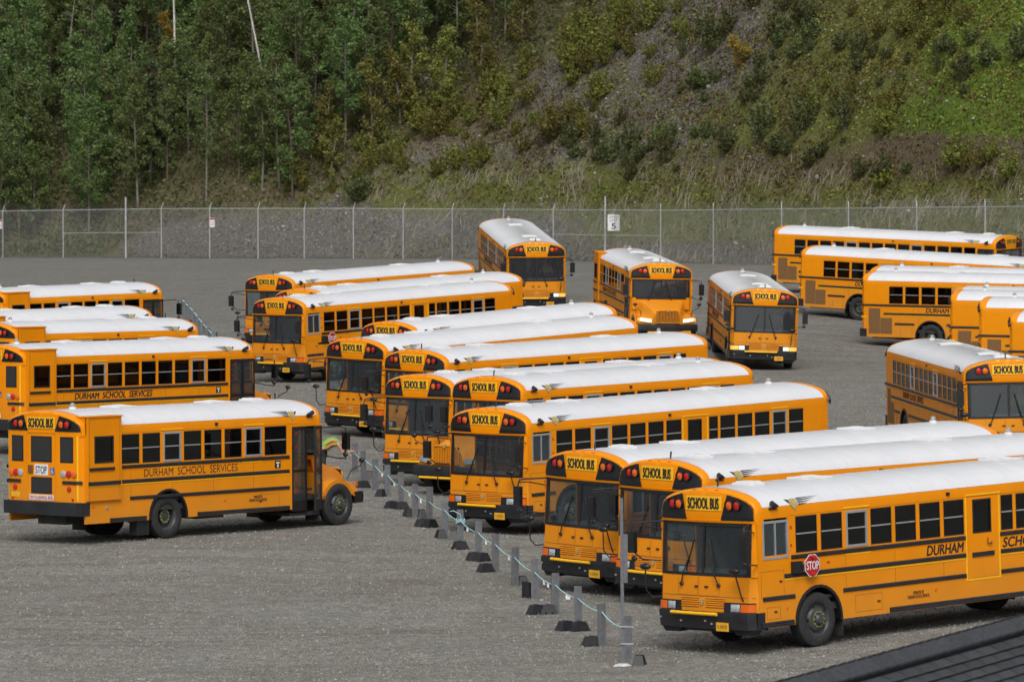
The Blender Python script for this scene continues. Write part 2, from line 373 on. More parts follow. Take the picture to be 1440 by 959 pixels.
def put_text(me, parent, face, u, v, z, tilt=0, name='lettering', label=None):
    """face: left / right / front / rear of the bus"""
    o = link(name, me, parent, label)
    ax = {'left': ((-1, 0, 0), (0, 0, 1), (0, 1, 0)), 'right': ((1, 0, 0), (0, 0, 1), (0, -1, 0)),
          'front': ((0, 1, 0), (0, 0, 1), (1, 0, 0)), 'rear': ((0, -1, 0), (0, 0, 1), (-1, 0, 0))}[face]
    M = Matrix([[ax[j][i] for j in range(3)] for i in range(3)]).to_4x4()
    if tilt: M = M @ Matrix.Rotation(tilt, 4, 'X')
    o.matrix_local = Matrix.Translation((-u, v, z)) @ M
    return o
def copy_tree(o, parent=None):
    c = o.copy(); COL.objects.link(c); c.parent = parent
    for ch in o.children: copy_tree(ch, c)
    return c

# ------------------------------------------------------------------ terrain
BUS = {  # kind, side seen, body length, X, Y, Z, heading of the tail, pitch, roll
 'A': ('D', 1, 12.04, 3.70, 98.54, 0.15, 0.769, .0118, .0245), 'B': ('D', 1, 12.04, 3.03, 108.6, -.08, .765, -.0015, .0136),
 'C': ('D', 1, 12.04, 1.50, 111.35, -.07, .755, .0101, .0187), 'D': ('D', 1, 12.04, -.59, 126.35, -.15, .860, .0105, .0300),
 'E': ('C', 1, 9.75, -.69, 137.7, -.02, .843, .0044, .0050), 'F': ('D', 1, 12.04, -2.55, 141.3, -.2, .845, .0, .012),
 'G': ('D', 1, 12.04, -2.89, 153.71, -.17, .834, .0084, .0094), 'H': ('D', 1, 12.04, -4.81, 160.26, -.17, .839, .0260, -.004),
 'I': ('C', 1, 9.75, -3.94, 167.49, .01, .82, .0331, 0), 'J': ('D', 1, 12.04, -8.37, 188.0, -.11, .893, .0208, .0182),
 'K': ('D', 1, 12.04, -7.83, 193.9, -.04, .91, .0243, .0024), 'L': ('D', 1, 12.04, -9.58, 207.26, -.03, .930, .0150, .0034),
 'M': ('D', -1, 12.04, 1.02, 220.7, .82, 1.678, .0594, -.0048), 'N': ('C', -1, 8.35, 5.80, 205.99, .53, 1.720, .0322, .0128),
 'O': ('D', -1, 12.04, 9.32, 195.39, -.08, 1.606, .0114, -.0052), 'P': ('D', -1, 12.04, 13.85, 146.23, -.04, 1.683, -.0012, .019),
 'Q': ('D', -1, 12.04, 22.7, 240.0, .50, 2.53, .024, 0), 'R': ('D', -1, 12.04, 23.08, 222.5, .05, 2.55, .030, 0),
 'S': ('D', -1, 12.04, 25.26, 206.66, -.09, 2.665, .0026, -.004), 'S2': ('D', -1, 12.04, 25.86, 211.5, -.05, 2.665, .0026, -.004),
 'T': ('D', -1, 12.04, 27.54, 187.88, -.02, 2.773, .0028, -.001), 'T2': ('D', -1, 12.04, 27.93, 191.4, -.02, 2.773, .0028, 0),
 'U': ('D', -1, 12.04, 28.05, 181.33, .03, 2.788, .001, -.001), 'V': ('D', -1, 12.04, 28.17, 171.5, 0, 2.775, 0, 0),
 'W': ('C', -1, 8.35, -5.52, 128.05, -.02, 4.015, .0164, -.0324), 'X': ('C', -1, 9.75, -8.55, 156.5, .08, 4.02, .0150, -.030),
 'Y': ('C', -1, 8.35, -11.05, 170.87, -.03, 4.005, .02, 0), 'Z': ('C', -1, 8.35, -13.05, 179.36, 0, 3.997, .005, 0),
 'AA': ('C', -1, 8.35, -14.08, 199.48, 0, 3.997, 0, 0)}
def wheels_of(kind, L):
    return (1.72, 9.0) if kind == 'D' else (-.60, L-2.9)
def axes(h, p, r):
    u = Vector((math.cos(h), math.sin(h), 0)); up = Vector((0, 0, 1)); fw = -u; lf = Vector((-fw.y, fw.x, 0))
    u2 = u*math.cos(p) + up*math.sin(p); up1 = up*math.cos(p) - u*math.sin(p)
    return u2, lf*math.cos(r) + up1*math.sin(r), up1*math.cos(r) - lf*math.sin(r)
# fence line: photo x of each post, scale (px per metre) and foot row there
FX = [-260, -170, -80, 4, 89, 177, 227, 295, 363, 428, 497, 567, 636, 708, 778, 851, 929, 1003, 1099, 1193, 1289, 1385, 1481, 1577, 1675]
def fence_at(px):
    s = float(np.interp(px, [-300, 0, 640, 1000, 1440, 1700], [21.6, 22.3, 24, 26, 29, 30.5]))
    yb = float(np.interp(px, [-300, 0, 640, 1000, 1440, 1700], [362, 362.5, 364.5, 372, 384, 390]))
    yt = float(np.interp(px, [-300, 0, 240, 480, 930, 1440, 1700], [299, 297, 293.5, 293.3, 296, 290.5, 288]))
    r = ray(px, yb); Y = FPX/s; t = Y/r[1]
    z0 = CAM_H + r[2]*t; z1 = CAM_H + ray(px, yt)[2]*(Y/ray(px, yt)[1])
    return Vector((r[0]*t, Y, z0)), z1
FENCE = [fence_at(x) for x in FX]
ctrl = []
for n, (k, s, L, X, Y, Z, h, p, r) in BUS.items():
    u2, l2, up2 = axes(h, p, r)
    for uu in wheels_of(k, L):
        for vv in (-1, 1):
            q = Vector((X, Y, Z)) + u2*uu + l2*vv; ctrl.append((q.x, q.y, q.z))
for X in range(-40, 41, 8):
    for Y in (-60, 20, 60, 85): ctrl.append((X, Y, 0))
for x, y in ((883, 920), (813, 879), (752, 841), (697, 803), (647, 764), (604, 730), (564, 708), (528, 688)):
    rr = ray(x, y); t = -CAM_H/rr[2]; ctrl.append((rr[0]*t, rr[1]*t, 0))
for X in (-30, -22): 
    for Y in (110, 140, 170, 200, 230): ctrl.append((X, Y, 0))
for X in (34, 42):
    for Y in (110, 140, 170, 200): ctrl.append((X, Y, 0))
for p_, z_ in FENCE[::2]: ctrl.append((p_.x, p_.y, p_.z))
for X, Y in ((-25, 270), (-10, 270), (5, 268), (-30, 245), (-18, 245)):
    ctrl.append((X, Y, .1 + (Y-245)*.004))
ctrl = np.array(ctrl); SC = 40.0
def tps_k(d): return np.where(d > 1e-9, d*d*np.log(np.maximum(d, 1e-9)), 0)
_P = ctrl[:, :2]/SC; _n = len(_P)
_K = tps_k(np.linalg.norm(_P[:, None]-_P[None], axis=2)) + np.eye(_n)*.004
_Q = np.hstack([np.ones((_n, 1)), _P]); _A = np.block([[_K, _Q], [_Q.T, np.zeros((3, 3))]])
_w = np.linalg.solve(_A, np.concatenate([ctrl[:, 2], np.zeros(3)]))
def gz_many(X, Y):
    q = np.stack([np.ravel(X), np.ravel(Y)], 1)/SC; out = np.zeros(len(q))
    for i in range(0, len(q), 20000):
        qq = q[i:i+20000]; d = np.linalg.norm(qq[:, None]-_P[None], axis=2)
        out[i:i+20000] = tps_k(d) @ _w[:_n] + _w[_n] + qq @ _w[_n+1:]
    return out.reshape(np.shape(X))
def gz(x, y): return float(gz_many(np.array([x]), np.array([y]))[0])
_fx = np.array([p.x for p, z in FENCE]); _fy = np.array([p.y for p, z in FENCE]); _fz = np.array([p.z for p, z in FENCE])
def fenceY(X): return np.interp(X, _fx, _fy)
def ground_all(X, Y):
    """lot height, faded to flat well outside the modelled lot"""
    X = np.asarray(X, float); Y = np.asarray(Y, float)
    z = gz_many(np.clip(X, -46, 46), np.clip(Y, -60, 400))
    return z
# smooth value noise for the hill
_tab = rng.random((256, 256))
def vn(x, y):
    xi, yi = np.floor(x).astype(int), np.floor(y).astype(int); fx, fy = x-xi, y-yi
    fx = fx*fx*(3-2*fx); fy = fy*fy*(3-2*fy); t = lambda a, b: _tab[a % 256, b % 256]
    return (t(xi, yi)*(1-fx)+t(xi+1, yi)*fx)*(1-fy) + (t(xi, yi+1)*(1-fx)+t(xi+1, yi+1)*fx)*fy
def fbm(x, y, o=4):
    s = 0; a = .5
    for i in range(o): s = s + a*vn(x*2**i+17*i, y*2**i+31*i); a *= .5
    return s
def hillz(X, Y):
    X = np.asarray(X, float); Y = np.asarray(Y, float)
    d = Y - fenceY(X); f0 = np.interp(X, _fx, _fz)
    dd = np.maximum(d-1.5, 0)
    berm = np.interp(X, [-40, -26, -20, -4, 6, 14, 30], [.2, .2, 2.6, 2.9, 1.6, 1.7, 2.2])
    z = berm*(1-np.exp(-(dd/2.6)**2))
    z = z + np.interp(dd, [0, 3, 60, 140, 400], [0, .7, 38, 74, 120])*np.interp(X, [-60, 0, 60], [.92, 1, 1.05])
    z = z + np.minimum(dd/4, 1)*((fbm(X/9, Y/9)-.47)*3.2 + (fbm(X/2.3+5, Y/2.3)-.47)*.8)
    # earth cut at right
    cut = np.exp(-((X-np.interp(d, [0, 40], [21.5, 24]))/5.)**2)*np.exp(-((d-7.5)/2.2)**2)
    z = z - 1.1*cut
    return f0 + z + .02
def hill_hit(px, py):
    r = ray(px, py); ts = np.linspace(230, 520, 1200)/r[1]
    X, Y, Z = r[0]*ts, r[1]*ts, CAM_H+r[2]*ts
    ok = (Y > fenceY(X)) & (Z <= hillz(X, Y))
    i = int(np.argmax(ok)); 
    if not ok.any(): i = 700
    return Vector((X[i], Y[i], float(hillz(X[i], Y[i]))))
def grid_obj(name, xs, ys, Z, mat, cover=None, label=None):
    nx, ny = len(xs), len(ys); XX, YY = np.meshgrid(xs, ys)
    co = np.stack([XX, YY, Z], 2).reshape(-1, 3)
    me = bpy.data.meshes.new(name); me.vertices.add(nx*ny); me.vertices.foreach_set('co', co.ravel())
    i = np.arange(nx*ny).reshape(ny, nx); q = np.stack([i[:-1, :-1], i[:-1, 1:], i[1:, 1:], i[1:, :-1]], 2).reshape(-1)
    nf = len(q)//4; me.loops.add(len(q)); me.loops.foreach_set('vertex_index', q.astype(np.int32))
    me.polygons.add(nf); me.polygons.foreach_set('loop_start', np.arange(0, nf*4, 4, dtype=np.int32))
    me.update(calc_edges=True); me.polygons.foreach_set('use_smooth', [True]*nf); me.materials.append(MAT[mat])
    if cover is not None:
        ca = me.color_attributes.new('cover', 'FLOAT_COLOR', 'POINT'); ca.data.foreach_set('color', cover.reshape(-1, 4).ravel())
    return link(name, me, kind='structure', label=label)
xs = np.concatenate([np.linspace(-700, -60, 9)[:-1], np.arange(-60, 60.1, .8), np.linspace(60, 700, 9)[1:]])
ts = np.concatenate([np.linspace(-700, 40, 12)[:-1]/250, np.arange(40, 251, .8)/250])
# rows run from far behind the camera to the fence line
YYb = np.array([[t*250 if t*250 < 150 else 150 + (t*250-150)/100*(float(fenceY(x))+1.2-150) for x in xs] for t in ts])
XXb = np.tile(xs, (len(ts), 1)); ZZb = ground_all(XXb, YYb)
def sheet(name, XX, YY, ZZ, mat, cover=None):
    o = grid_obj(name, np.arange(XX.shape[1]), np.arange(XX.shape[0]), ZZ*0, mat, cover)
    o.data.vertices.foreach_set('co', np.stack([XX, YY, ZZ], 2).ravel()); o.data.update(); return o
ZZb = ZZb + (fbm(XXb/1.6, YYb/1.6)-.47)*.05
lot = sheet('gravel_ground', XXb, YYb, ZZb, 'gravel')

# hill sheet
hx = np.concatenate([np.linspace(-700, -60, 9)[:-1], np.arange(-60, 60.1, .35), np.linspace(60, 700, 9)[1:]])
hd = np.concatenate([np.arange(0, 60, .3), np.linspace(60, 420, 40)])
HX = np.tile(hx, (len(hd), 1)); HY = fenceY(HX) + .7 + hd[:, None]; HZ = hillz(HX, HY)
def proj_many(X, Y, Z):
    dz = Z - CAM_H; cz = Y*math.cos(PITCH) - dz*math.sin(PITCH); cy = Y*math.sin(PITCH) + dz*math.cos(PITCH)
    return PW/2 + FPX*X/cz, PH/2 - FPX*cy/cz
QX, QY = proj_many(HX, HY, HZ)
def sm(x, a, b): t = np.clip((x-a)/(b-a), 0, 1); return t*t*(3-2*t)
def gauss(x, y, cx, cy, sx, sy): return np.exp(-((x-cx)/sx)**2-((y-cy)/sy)**2)
nz = fbm(HX/4, HY/4+9)
wood = sm(np.interp(QX, [-300, 150, 215, 300, 430, 880, 1010], [354, 354, 318, 298, 292, 0, -90]) - QY, -25, 15)          # woods floor on the left
green = np.clip(.20 + .05*sm(QX, 560, 700) + .36*sm(QX, 880, 1250)*sm(QY, 250, 40) + .30*sm(QY, 205, 270)*sm(QX, 470, 560) + wood*.4 - .25*gauss(QX, QY, 940, 60, 70, 120)
                + .3*gauss(QX, QY, 1100, 170, 170, 60) - .3*gauss(QX, QY, 1010, 60, 80, 90), 0, 1)
brown = np.clip(.24 + .5*gauss(QX, QY, 1320, 215, 110, 26) + .3*gauss(QX, QY, 640, 160, 130, 60) + .25*wood + .3*gauss(QX, QY, 1120, 240, 200, 25), 0, 1)
vivid = np.clip(.75*sm(QX, 1200, 1400)*sm(QY, 212, 170) + .30*gauss(QX, QY, 1240, 170, 130, 28) + .45*gauss(QX, QY, 600, 262, 70, 12)+.3*gauss(QX, QY, 870, 270, 120, 14), 0, 1)
bermrow = sm(QY, 292, 312)*sm(QX, 150, 225)
green = green*(1-.75*bermrow*(1-.8*sm(QX, 740, 900)*sm(QY, 350, 325))); green = green+.25*bermrow*sm(QX, 760, 900)*sm(QY, 350, 325); brown = brown*(1-.4*bermrow)+.12*bermrow; vivid *= (1-bermrow)
cover = np.stack([green, brown, vivid, np.ones_like(green)], 2).astype(np.float32)
hill = sheet('hillside', HX, HY, HZ, 'hill_soil', cover)

# ------------------------------------------------------------------ bus geometry
WH = 1.25
PROF = [(1.25, 2.50), (1.25, 2.62), (1.235, 2.72), (1.18, 2.81), (1.07, 2.89), (.90, 2.955), (.65, 3.015), (.35, 3.055), (0, 3.07)]
def full_prof(i0, inset=0.):
    pts = PROF[i0:]; out = []
    for i, (v, z) in enumerate(pts):
        a = pts[max(i-1, 0)]; b = pts[min(i+1, len(pts)-1)]
        tx, tz = b[0]-a[0], b[1]-a[1]; l = math.hypot(tx, tz) or 1
        nx, nz_ = tz/l, -tx/l
        if i == len(pts)-1: nx, nz_ = 0, 1
        out.append((v-nx*inset, z-nz_*inset))
    return out + [(-v, z) for v, z in out[-2::-1]]
def fu(v, z):
    """how far back the front skin lies at (v, z)"""
    a = np.interp(z, [.4, .8, 1.42, 2.44, 2.50, 2.95, 3.1], [-.03, -.05, 0, .07, .05, .09, .14])
    b = -.10*(1-min(1, abs(v)/WH)**2)
    c = 0
    if abs(v) > 1.11: k = min(abs(v)-1.11, .139); c = .14 - math.sqrt(.14**2-k*k)
    return float(a+b+c)
def skin(mb, v0, v1, z0, z1, off=0, nv=8, nzz=3, m=0, f=fu):
    """patch of the front skin; v0, v1 may be (at z0, at z1)"""
    a = v0 if isinstance(v0, tuple) else (v0, v0); b = v1 if isinstance(v1, tuple) else (v1, v1)
    mb.grid([[((lambda v, z: (f(v, z)-off, v, z))(a[0]+(a[1]-a[0])*t+(b[0]+(b[1]-b[0])*t-a[0]-(a[1]-a[0])*t)*s, z0+(z1-z0)*t)) for s in np.linspace(0, 1, nv+1)] for t in np.linspace(0, 1, nzz+1)], m)
def ztop(v):
    pr = full_prof(0, .055); vs = [p[0] for p in pr][::-1]; zs = [p[1] for p in pr][::-1]
    return float(np.interp(v, vs, zs))
def rearu(L):
    return lambda v, z: L + .03 - .0 - .06*abs(v/WH)**2 - (0 if abs(v) < 1.07 else (.18-math.sqrt(max(0, .18**2-min(abs(v)-1.07, .179)**2))))
def dome(mb, L, rear=False, m=0):
    """yellow brow, face plate and rounded rim of the cap"""
    f = fu if not rear else None
    zl = 2.44 if not rear else 2.50
    def uu(v, z, depth):
        if not rear: return fu(v, z) + depth
        return rearu(L)(v, z) - depth
    # plate
    cols = np.linspace(-1.19, 1.19, 25)
    mb.grid([[(uu(v, z, 0), v, z) for z in np.linspace(zl, max(zl+.01, ztop(v)), 7)] for v in cols], m)
    # fillet
    rows = []
    for a in np.linspace(0, math.pi/2, 5):
        ins = .055*(1-math.sin(a)); dep = .10*(1-math.cos(a))
        pr = full_prof(0, ins); pr = [(pr[0][0], zl)] + pr + [(pr[-1][0], zl)]
        rows.append([(uu(max(-1.19, min(1.19, v)), z, dep) if not rear else rearu(L)(max(-1.249, min(1.249, v)), z)-dep, v, z) for v, z in pr])
    mb.grid(rows, m)
    end = .27 if not rear else L-.31
    pr = [(WH, zl)] + full_prof(0, 0) + [(-WH, zl)]
    mb.grid([rows[-1], [(end, v, z) for v, z in pr]], m)
def roof_fn(L):
    def fn(mb):
        us = [.25]; 
        u = .9
        while u < L-.5: us += [u-.022, u-.02, u+.02, u+.022]; u += .7
        us.append(L-.30)
        rows = []
        for u in us:
            rib = .003 if len(us) > 2 and any(abs(abs(u-c)-.02) < 1e-3 for c in np.arange(.9, L-.5, .7)) else 0
            rows.append([(u, v, z) for v, z in full_prof(2, -rib-.004)])
        mb.grid(rows)
    return fn
def arch_poly(u0, u1, z0, z1, arches, r=.64, zc=.52):
    pts = [(u0, z1), (u0, z0)]
    for c in arches:
        if u0 < c < u1:
            a0 = math.asin((z0-zc)/r)
            for a in np.linspace(math.pi-a0, a0, 13): pts.append((c+r*math.cos(a), zc+r*math.sin(a)))
    pts += [(u1, z0), (u1, z1)]; return pts
def win_list(kind, side, L):
    """(u0, u1, silver-framed)"""
    if kind == 'D':
        if side > 0: return [(1.13+.7*k, 1.73+.7*k, k == 2) for k in range(7)] + [(7.02, 7.38, False)] + [(7.47+.7*k, 8.07+.7*k, k == 3) for k in range(5)]
        return [(1.10+.7*k, 1.70+.7*k, k in (4, 9)) for k in range(14)]
    n = round((L-2.75)/.7)
    if side < 0:
        return [(L-1.34-.7*(n-1)-.78, L-1.34-.7*(n-1), False)] + [(L-1.34-.7*k-.6, L-1.34-.7*k, k in (2, n-2)) for k in range(n-2, -1, -1)]
    return [(1.2+.7*k, 1.8+.7*k, k in (2, n-1)) for k in range(n+1)]
def door_span(kind): return (.14, 1.0) if kind == 'D' else (.06, 1.14)
ZS, ZW0, ZW1 = .47, 1.81, 2.50
def body_fn(kind, L):
    def fn(mb):
        ar = [w for w in wheels_of(kind, L) if w > 0]
        for s in (1, -1):
            a, b = sorted((s*(WH-.05), s*WH))
            d0, d1 = door_span(kind); u0 = .20 if kind == 'D' else .06
            lo = u0 if s > 0 else d1
            mb.prism(arch_poly(lo, L-.15, ZS, ZW0, ar), a, b)
            if s < 0: mb.box(u0-.0 if kind == 'C' else .12, d0+.001, a, b, ZS, ZW1)
            ops = [(w[0], w[1]) for w in win_list(kind, s, L)]
            if s > 0: ops.append((.22, .92) if kind == 'D' else (.18, .92))
            else: ops.append((d0, d1))
            if kind == 'D' and s > 0: ops.append((6.17, 6.72))
            ops.sort(); prev = u0
            for o0, o1 in ops + [(L-.15, L)]:
                if o0 > prev+.001: mb.box(prev, o0, a, b, ZW0, ZW1)
                prev = max(prev, o1)
        # band above the windows follows the roof curve
        for s in (1, -1):
            pr = [(v, z) for v, z in PROF[:3]]
            mb.grid([[(u, s*v, z) for v, z in pr] for u in (.272, L-.312)])
            mb.box(.27, L-.312, *sorted((s*(WH-.05), s*(WH-.002))), ZW1, 2.6)
        # rear end
        rf = rearu(L)
        rows = [[(rf(v, z), v, z) for v in np.linspace(-1.249, 1.249, 21)] for z in np.linspace(ZS+.05 if kind == 'D' else .70, 2.502, 4)]
        mb.grid(rows)
        [mb.box(L-.19, L-.148, *sorted((q*(WH-.06), q*(WH-.001))), .60, 2.56) for q in (1, -1)]
        if kind == 'D':
            skin(mb, -1.249, 1.249, .76, 1.43, nv=20, nzz=4)
            skin(mb, 1.15, 1.249, 1.43, 2.44, nv=4); skin(mb, -1.249, -1.15, 1.43, 2.44, nv=4)
            for s in (1, -1): mb.box(.09 if s > 0 else .09, .20, *sorted((s*1.20, s*1.2495)), .76, 2.44)
        else:
            skin(mb, -1.249, 1.249, 1.25, 1.72, nv=20, nzz=4)
            skin(mb, 1.15, 1.249, 1.72, 2.44, nv=4); skin(mb, -1.249, -1.15, 1.72, 2.44, nv=4)
            mb.box(.02, .08, -1.2, 1.2, .6, 1.3)
        dome(mb, L); dome(mb, L, True)
    return fn
def window_parts(root, kind, L, s):
    for i, (u0, u1, fr) in enumerate(win_list(kind, s, L)):
        w = round(u1-u0, 2)
        def ff(mb, w=w, fr=fr):
            t = .045 if fr else .022; o = .012 if fr else -.004; mi = 1 if fr else 0; V = s*WH
            va, vb = sorted((V+s*o, V-s*.03))
            mb.box(0, t, va, vb, ZW0, ZW1, mi); mb.box(w-t, w, va, vb, ZW0, ZW1, mi)
            mb.box(t, w-t, va, vb, ZW1-t, ZW1, mi); mb.box(t, w-t, va, vb, ZW0, ZW0+t, mi)
            mb.box(t, w-t, *sorted((V-s*.002, V-s*.028)), 2.155, 2.18, 1)
        f = part('window', (w, fr, s), ff, ['trim_black', 'silver'], root); f.location = (-u0, 0, 0)
        def pf(mb, w=w): mb.box(.02, w-.02, *sorted((s*(WH-.012), s*(WH-.018))), ZW0+.02, ZW1-.02)
        part('pane', (w, s), pf, ['glass_dark'], f)
def hidden_windows(root, kind, L, s):
    def ff(mb):
        for u0, u1, fr in win_list(kind, s, L):
            V = s*WH; va, vb = sorted((V-s*.004, V-s*.03))
            mb.box(u0, u0+.022, va, vb, ZW0, ZW1); mb.box(u1-.022, u1, va, vb, ZW0, ZW1)
            mb.box(u0+.022, u1-.022, va, vb, 2.155, 2.18, 1)
            mb.box(u0+.022, u1-.022, *sorted((V-s*.012, V-s*.018)), ZW0, ZW1, 2)
    part('side_windows', (kind, L, s), ff, ['trim_black', 'silver', 'glass_dark'], root)
def rails(kind, s, L):
    """black rub rails: (u0, u1, z0, z1)"""
    if kind == 'D':
        if s > 0: return [[(1.0, 5.94), (6.98, L-.02)], [(.80, 5.94), (7.0, 11.0)], [(.20, 1.06), (2.42, 5.94), (7.0, 8.3)], [(.14, 1.02), (3.72, 8.25)]]
        return [[(1.06, L-.02)], [(1.06, L-1.02)], [(1.06, 1.12), (2.42, 8.3), (9.7, L-1.5)], [(3.0, 8.25)]]
    if s < 0: return [[(1.25, L-1.36)], [(1.25, L-1.36)], [(1.25, L-1.62)], [(1.25, L-3.9)]]
    return [[(1.05, L-.1)], [(.2, L-.1)], [(.2, L-3.6)], [(.2, L-3.6)]]
RZ = [(1.70, 1.785), (1.36, 1.445), (.965, 1.05), (.475, .575)]
def wheel(root, u, s, rear=False):
    sg = s
    def ty(mb):
        w0, w1 = (0, .28)
        mb.lathe([(.30, .02), (.33, 0), (.40, -.012), (.47, .0), (.505, .02), (.515, .05), (.515, .23), (.50, .27), (.40, .285), (.30, .26)], (0, 0, 0), 32, cap=False)
        if rear: mb.lathe([(.30, .34), (.40, .325), (.47, .33), (.51, .36), (.515, .40), (.515, .56), (.50, .60), (.30, .60)], (0, 0, 0), 32)
    def rim(mb):
        if rear: mb.lathe([(.315, .012), (.295, .03), (.28, .06), (.265, .20), (.12, .22), (.11, .10), (.0, .09)], (0, 0, 0), 24, cap=False)
        else: mb.lathe([(.315, .005), (.30, .02), (.285, .05), (.25, .055), (.21, .0), (.16, -.01), (.12, -.01), (.10, -.05), (.075, -.08), (.0, -.085)], (0, 0, 0), 24, cap=False)
        for k in range(5):
            a = 2*math.pi*k/5
            if not rear: mb.lathe([(.028, .0), (.028, -.0105 if False else .02)], (.235*math.cos(a), .022, .235*math.sin(a)), 8, 1)
    def nuts(mb):
        for k in range(10):
            a = 2*math.pi*k/10; rr = .14
            mb.lathe([(.020, 0), (.020, -.03), (.012, -.045)], (rr*math.cos(a), -.01 if not rear else .10, rr*math.sin(a)), 6)
        mb.lathe([(.158, 0), (.158, -.010), (.125, -.010), (.125, 0)], (0, -.010 if not rear else .10, 0), 20, cap=False)
    t = part('wheel', ('t', rear), ty, ['rubber'], root, 40)
    part('rim', ('r', rear), rim, ['rim_dark', 'trim_black'], t, 35)
    part('lug_nuts', ('n', rear), nuts, ['hub_green'], t, 35)
    t.location = (-u, s*1.22, .515); t.rotation_euler = (0, 0, 0 if s < 0 else math.pi)
    return t
def octagon(r): return [(r*math.cos(R(22.5+45*k)), r*math.sin(R(22.5+45*k))) for k in range(8)]

def build_bus(kind, side, L, dusty=False, lit=0, bold=True, fend=None):
    """one school bus, every part a child of the Empty on the ground below its nose"""
    root = bpy.data.objects.new('school_bus', None); COL.objects.link(root); root.empty_display_size = .5
    Y_ = 'bus_yellow_dusty' if dusty else 'bus_yellow'; K = (kind, L, dusty)
    C = kind == 'C'
    part('body', K, body_fn(kind, L), [Y_], root, 30)
    rf = part('roof', K+(bool(lit),), roof_fn(L), ['roof_grime_reflection' if lit else 'roof_white'], root, 40)
    # roof furniture
    def hatch(mb):
        mb.box(0, .62, -.31, .31, 0, .035); mb.grid([[(.04+.54*i/4, -.27+.54*j/4, .035+.035*math.sin(math.pi*i/4)*math.sin(math.pi*j/4)) for j in range(5)] for i in range(5)])
    for u in ((2.6, L*.68) if not C else (2.3, L*.66)):
        h = part('roof_hatch', 0, hatch, ['white_vinyl'], root, 40); h.location = (-u, 0, 3.065)
    h = part('roof_vent', 0, lambda mb: (mb.box(0, .40, -.24, .24, -.01, .045), mb.box(.05, .35, -.19, .19, .045, .07)), ['white_vinyl'], root); h.location = (-.95, .05, 3.06)
    h = part('strobe_light', 0, lambda mb: (mb.lathe([(.09, -.02), (.09, .05), (.07, .06)], (0, 0, 0), 12, 0, 'z'), mb.lathe([(.06, .06), (.06, .13), (.02, .16)], (0, 0, 0), 12, 1, 'z')), ['white_vinyl', 'silver'], root); h.location = (-(L-1.0), 0, 3.06)
    part('antenna', 0, lambda mb: mb.tube([(.36, 0, 3.05), (.38, 0, 3.22)], .018), ['trim_black'], root)
    # destination panels: hood, lamps, sign
    for end in ('front', 'rear'):
        F = end == 'front'
        if not F and side > 0: pass
        uf = (lambda v, z: fu(v, z)) if F else rearu(L); sg = 1 if F else -1; zb = 2.475 if F else 2.60
        for s in (1, -1):
            def hd(mb, s=s):
                rows = []
                for t in np.linspace(0, 1, 9):
                    row = []
                    for q in np.linspace(0, 1, 11):
                        vb, vt = .44+.755*q, .575+.612*q
                        zt = ztop(vt)-.012; z = zb+(zt-zb)*t; v = vb+(vt-vb)*t
                        row.append((uf(v, z)-sg*.012, s*v, z))
                    rows.append(row)
                mb.grid(rows)
            hood = part('light_hood', (end, s, L if not F else 0), hd, ['hood_black'], root, 50)
            for v, mm in ((.83, 'lens_red'), (.655, 'lens_amber')):
                zc = 2.765
                def lamp(mb, v=v, s=s):
                    mb.lathe([(.09, 0), (.088, -.02*sg), (.06, -.035*sg), (0, -.042*sg)], (uf(v, zc)-sg*.012, s*v, zc), 16, 0, 'u')
                    mb.lathe([(.104, 0), (.104, -.05*sg), (.096, -.05*sg), (.096, 0)], (uf(v, zc)-sg*.012, s*v, zc), 16, 1, 'u')
                part('warning_light', (end, s, v, L if not F else 0), lamp, [mm, 'trim_black'], hood, 40)
        def sg_(mb):
            mb.grid([[(uf(v, z)-sg*.014, v, z) for z in (2.655, 2.79, 2.925)] for v in np.linspace(-.46, .46, 7)])
        sgn = part('destination_sign', (end, L if not F else 0), sg_, ['sign_yellow'], root, 40)
        me = text_mesh(['SCHOOL BUS'], .205, 'print_black', width=.80, bold=.020)
        put_text(me, sgn, end, uf(0, 2.79)-sg*.024, 0, 2.79, tilt=-.04)
        if F: [part('clearance_light', (end, v, bool(lit)), lambda mb: mb.box(uf(v, 2.99)+.02, uf(v, 2.99)+.12, v-.045, v+.045, 2.985, 3.045), ['lamp_amber_lit' if lit else 'lens_amber'], root) for v in (-.28, 0, .28)]
        else: [part('clearance_light', (end, L, v), lambda mb: mb.box(uf(v, 2.99)-.10, uf(v, 2.99)-.02, v-.045, v+.045, 2.985, 3.04), ['lens_red'], root) for v in (-.28, 0, .28)]
    # brow lip under the dome
    part('brow', 0, lambda mb: (skin(mb, -1.24, 1.24, 2.435, 2.475, off=.03, nv=24, nzz=1), mb.grid([[(fu(v, 2.44)-d, v, 2.435) for v in np.linspace(-1.24, 1.24, 25)] for d in (.03, -.02)]), mb.grid([[(fu(v, 2.475)-d, v, 2.475) for v in np.linspace(-1.24, 1.24, 25)] for d in (.03, -.02)])), [Y_], root)
    # windshield
    zb = 1.43 if not C else 1.72
    def wf(mb):
        for a in ((-1.15, 1.15, zb, zb+.06), (-1.15, 1.15, 2.37, 2.436), (-1.15, -1.06, zb+.06, 2.37), (1.06, 1.15, zb+.06, 2.37), (-.03, .03, zb+.06, 2.37)):
            skin(mb, *a, off=.006, nv=14 if a[1]-a[0] > 1 else 2, nzz=2)
    fr = part('windshield_frame', C, wf, ['trim_black'], root)
    for s in (1, -1):
        part('windshield', (C, s), lambda mb: skin(mb, *sorted((s*.03, s*1.06)), zb+.06, 2.37, off=-.012, nv=8, nzz=4), ['glass_shield'], fr, 60)
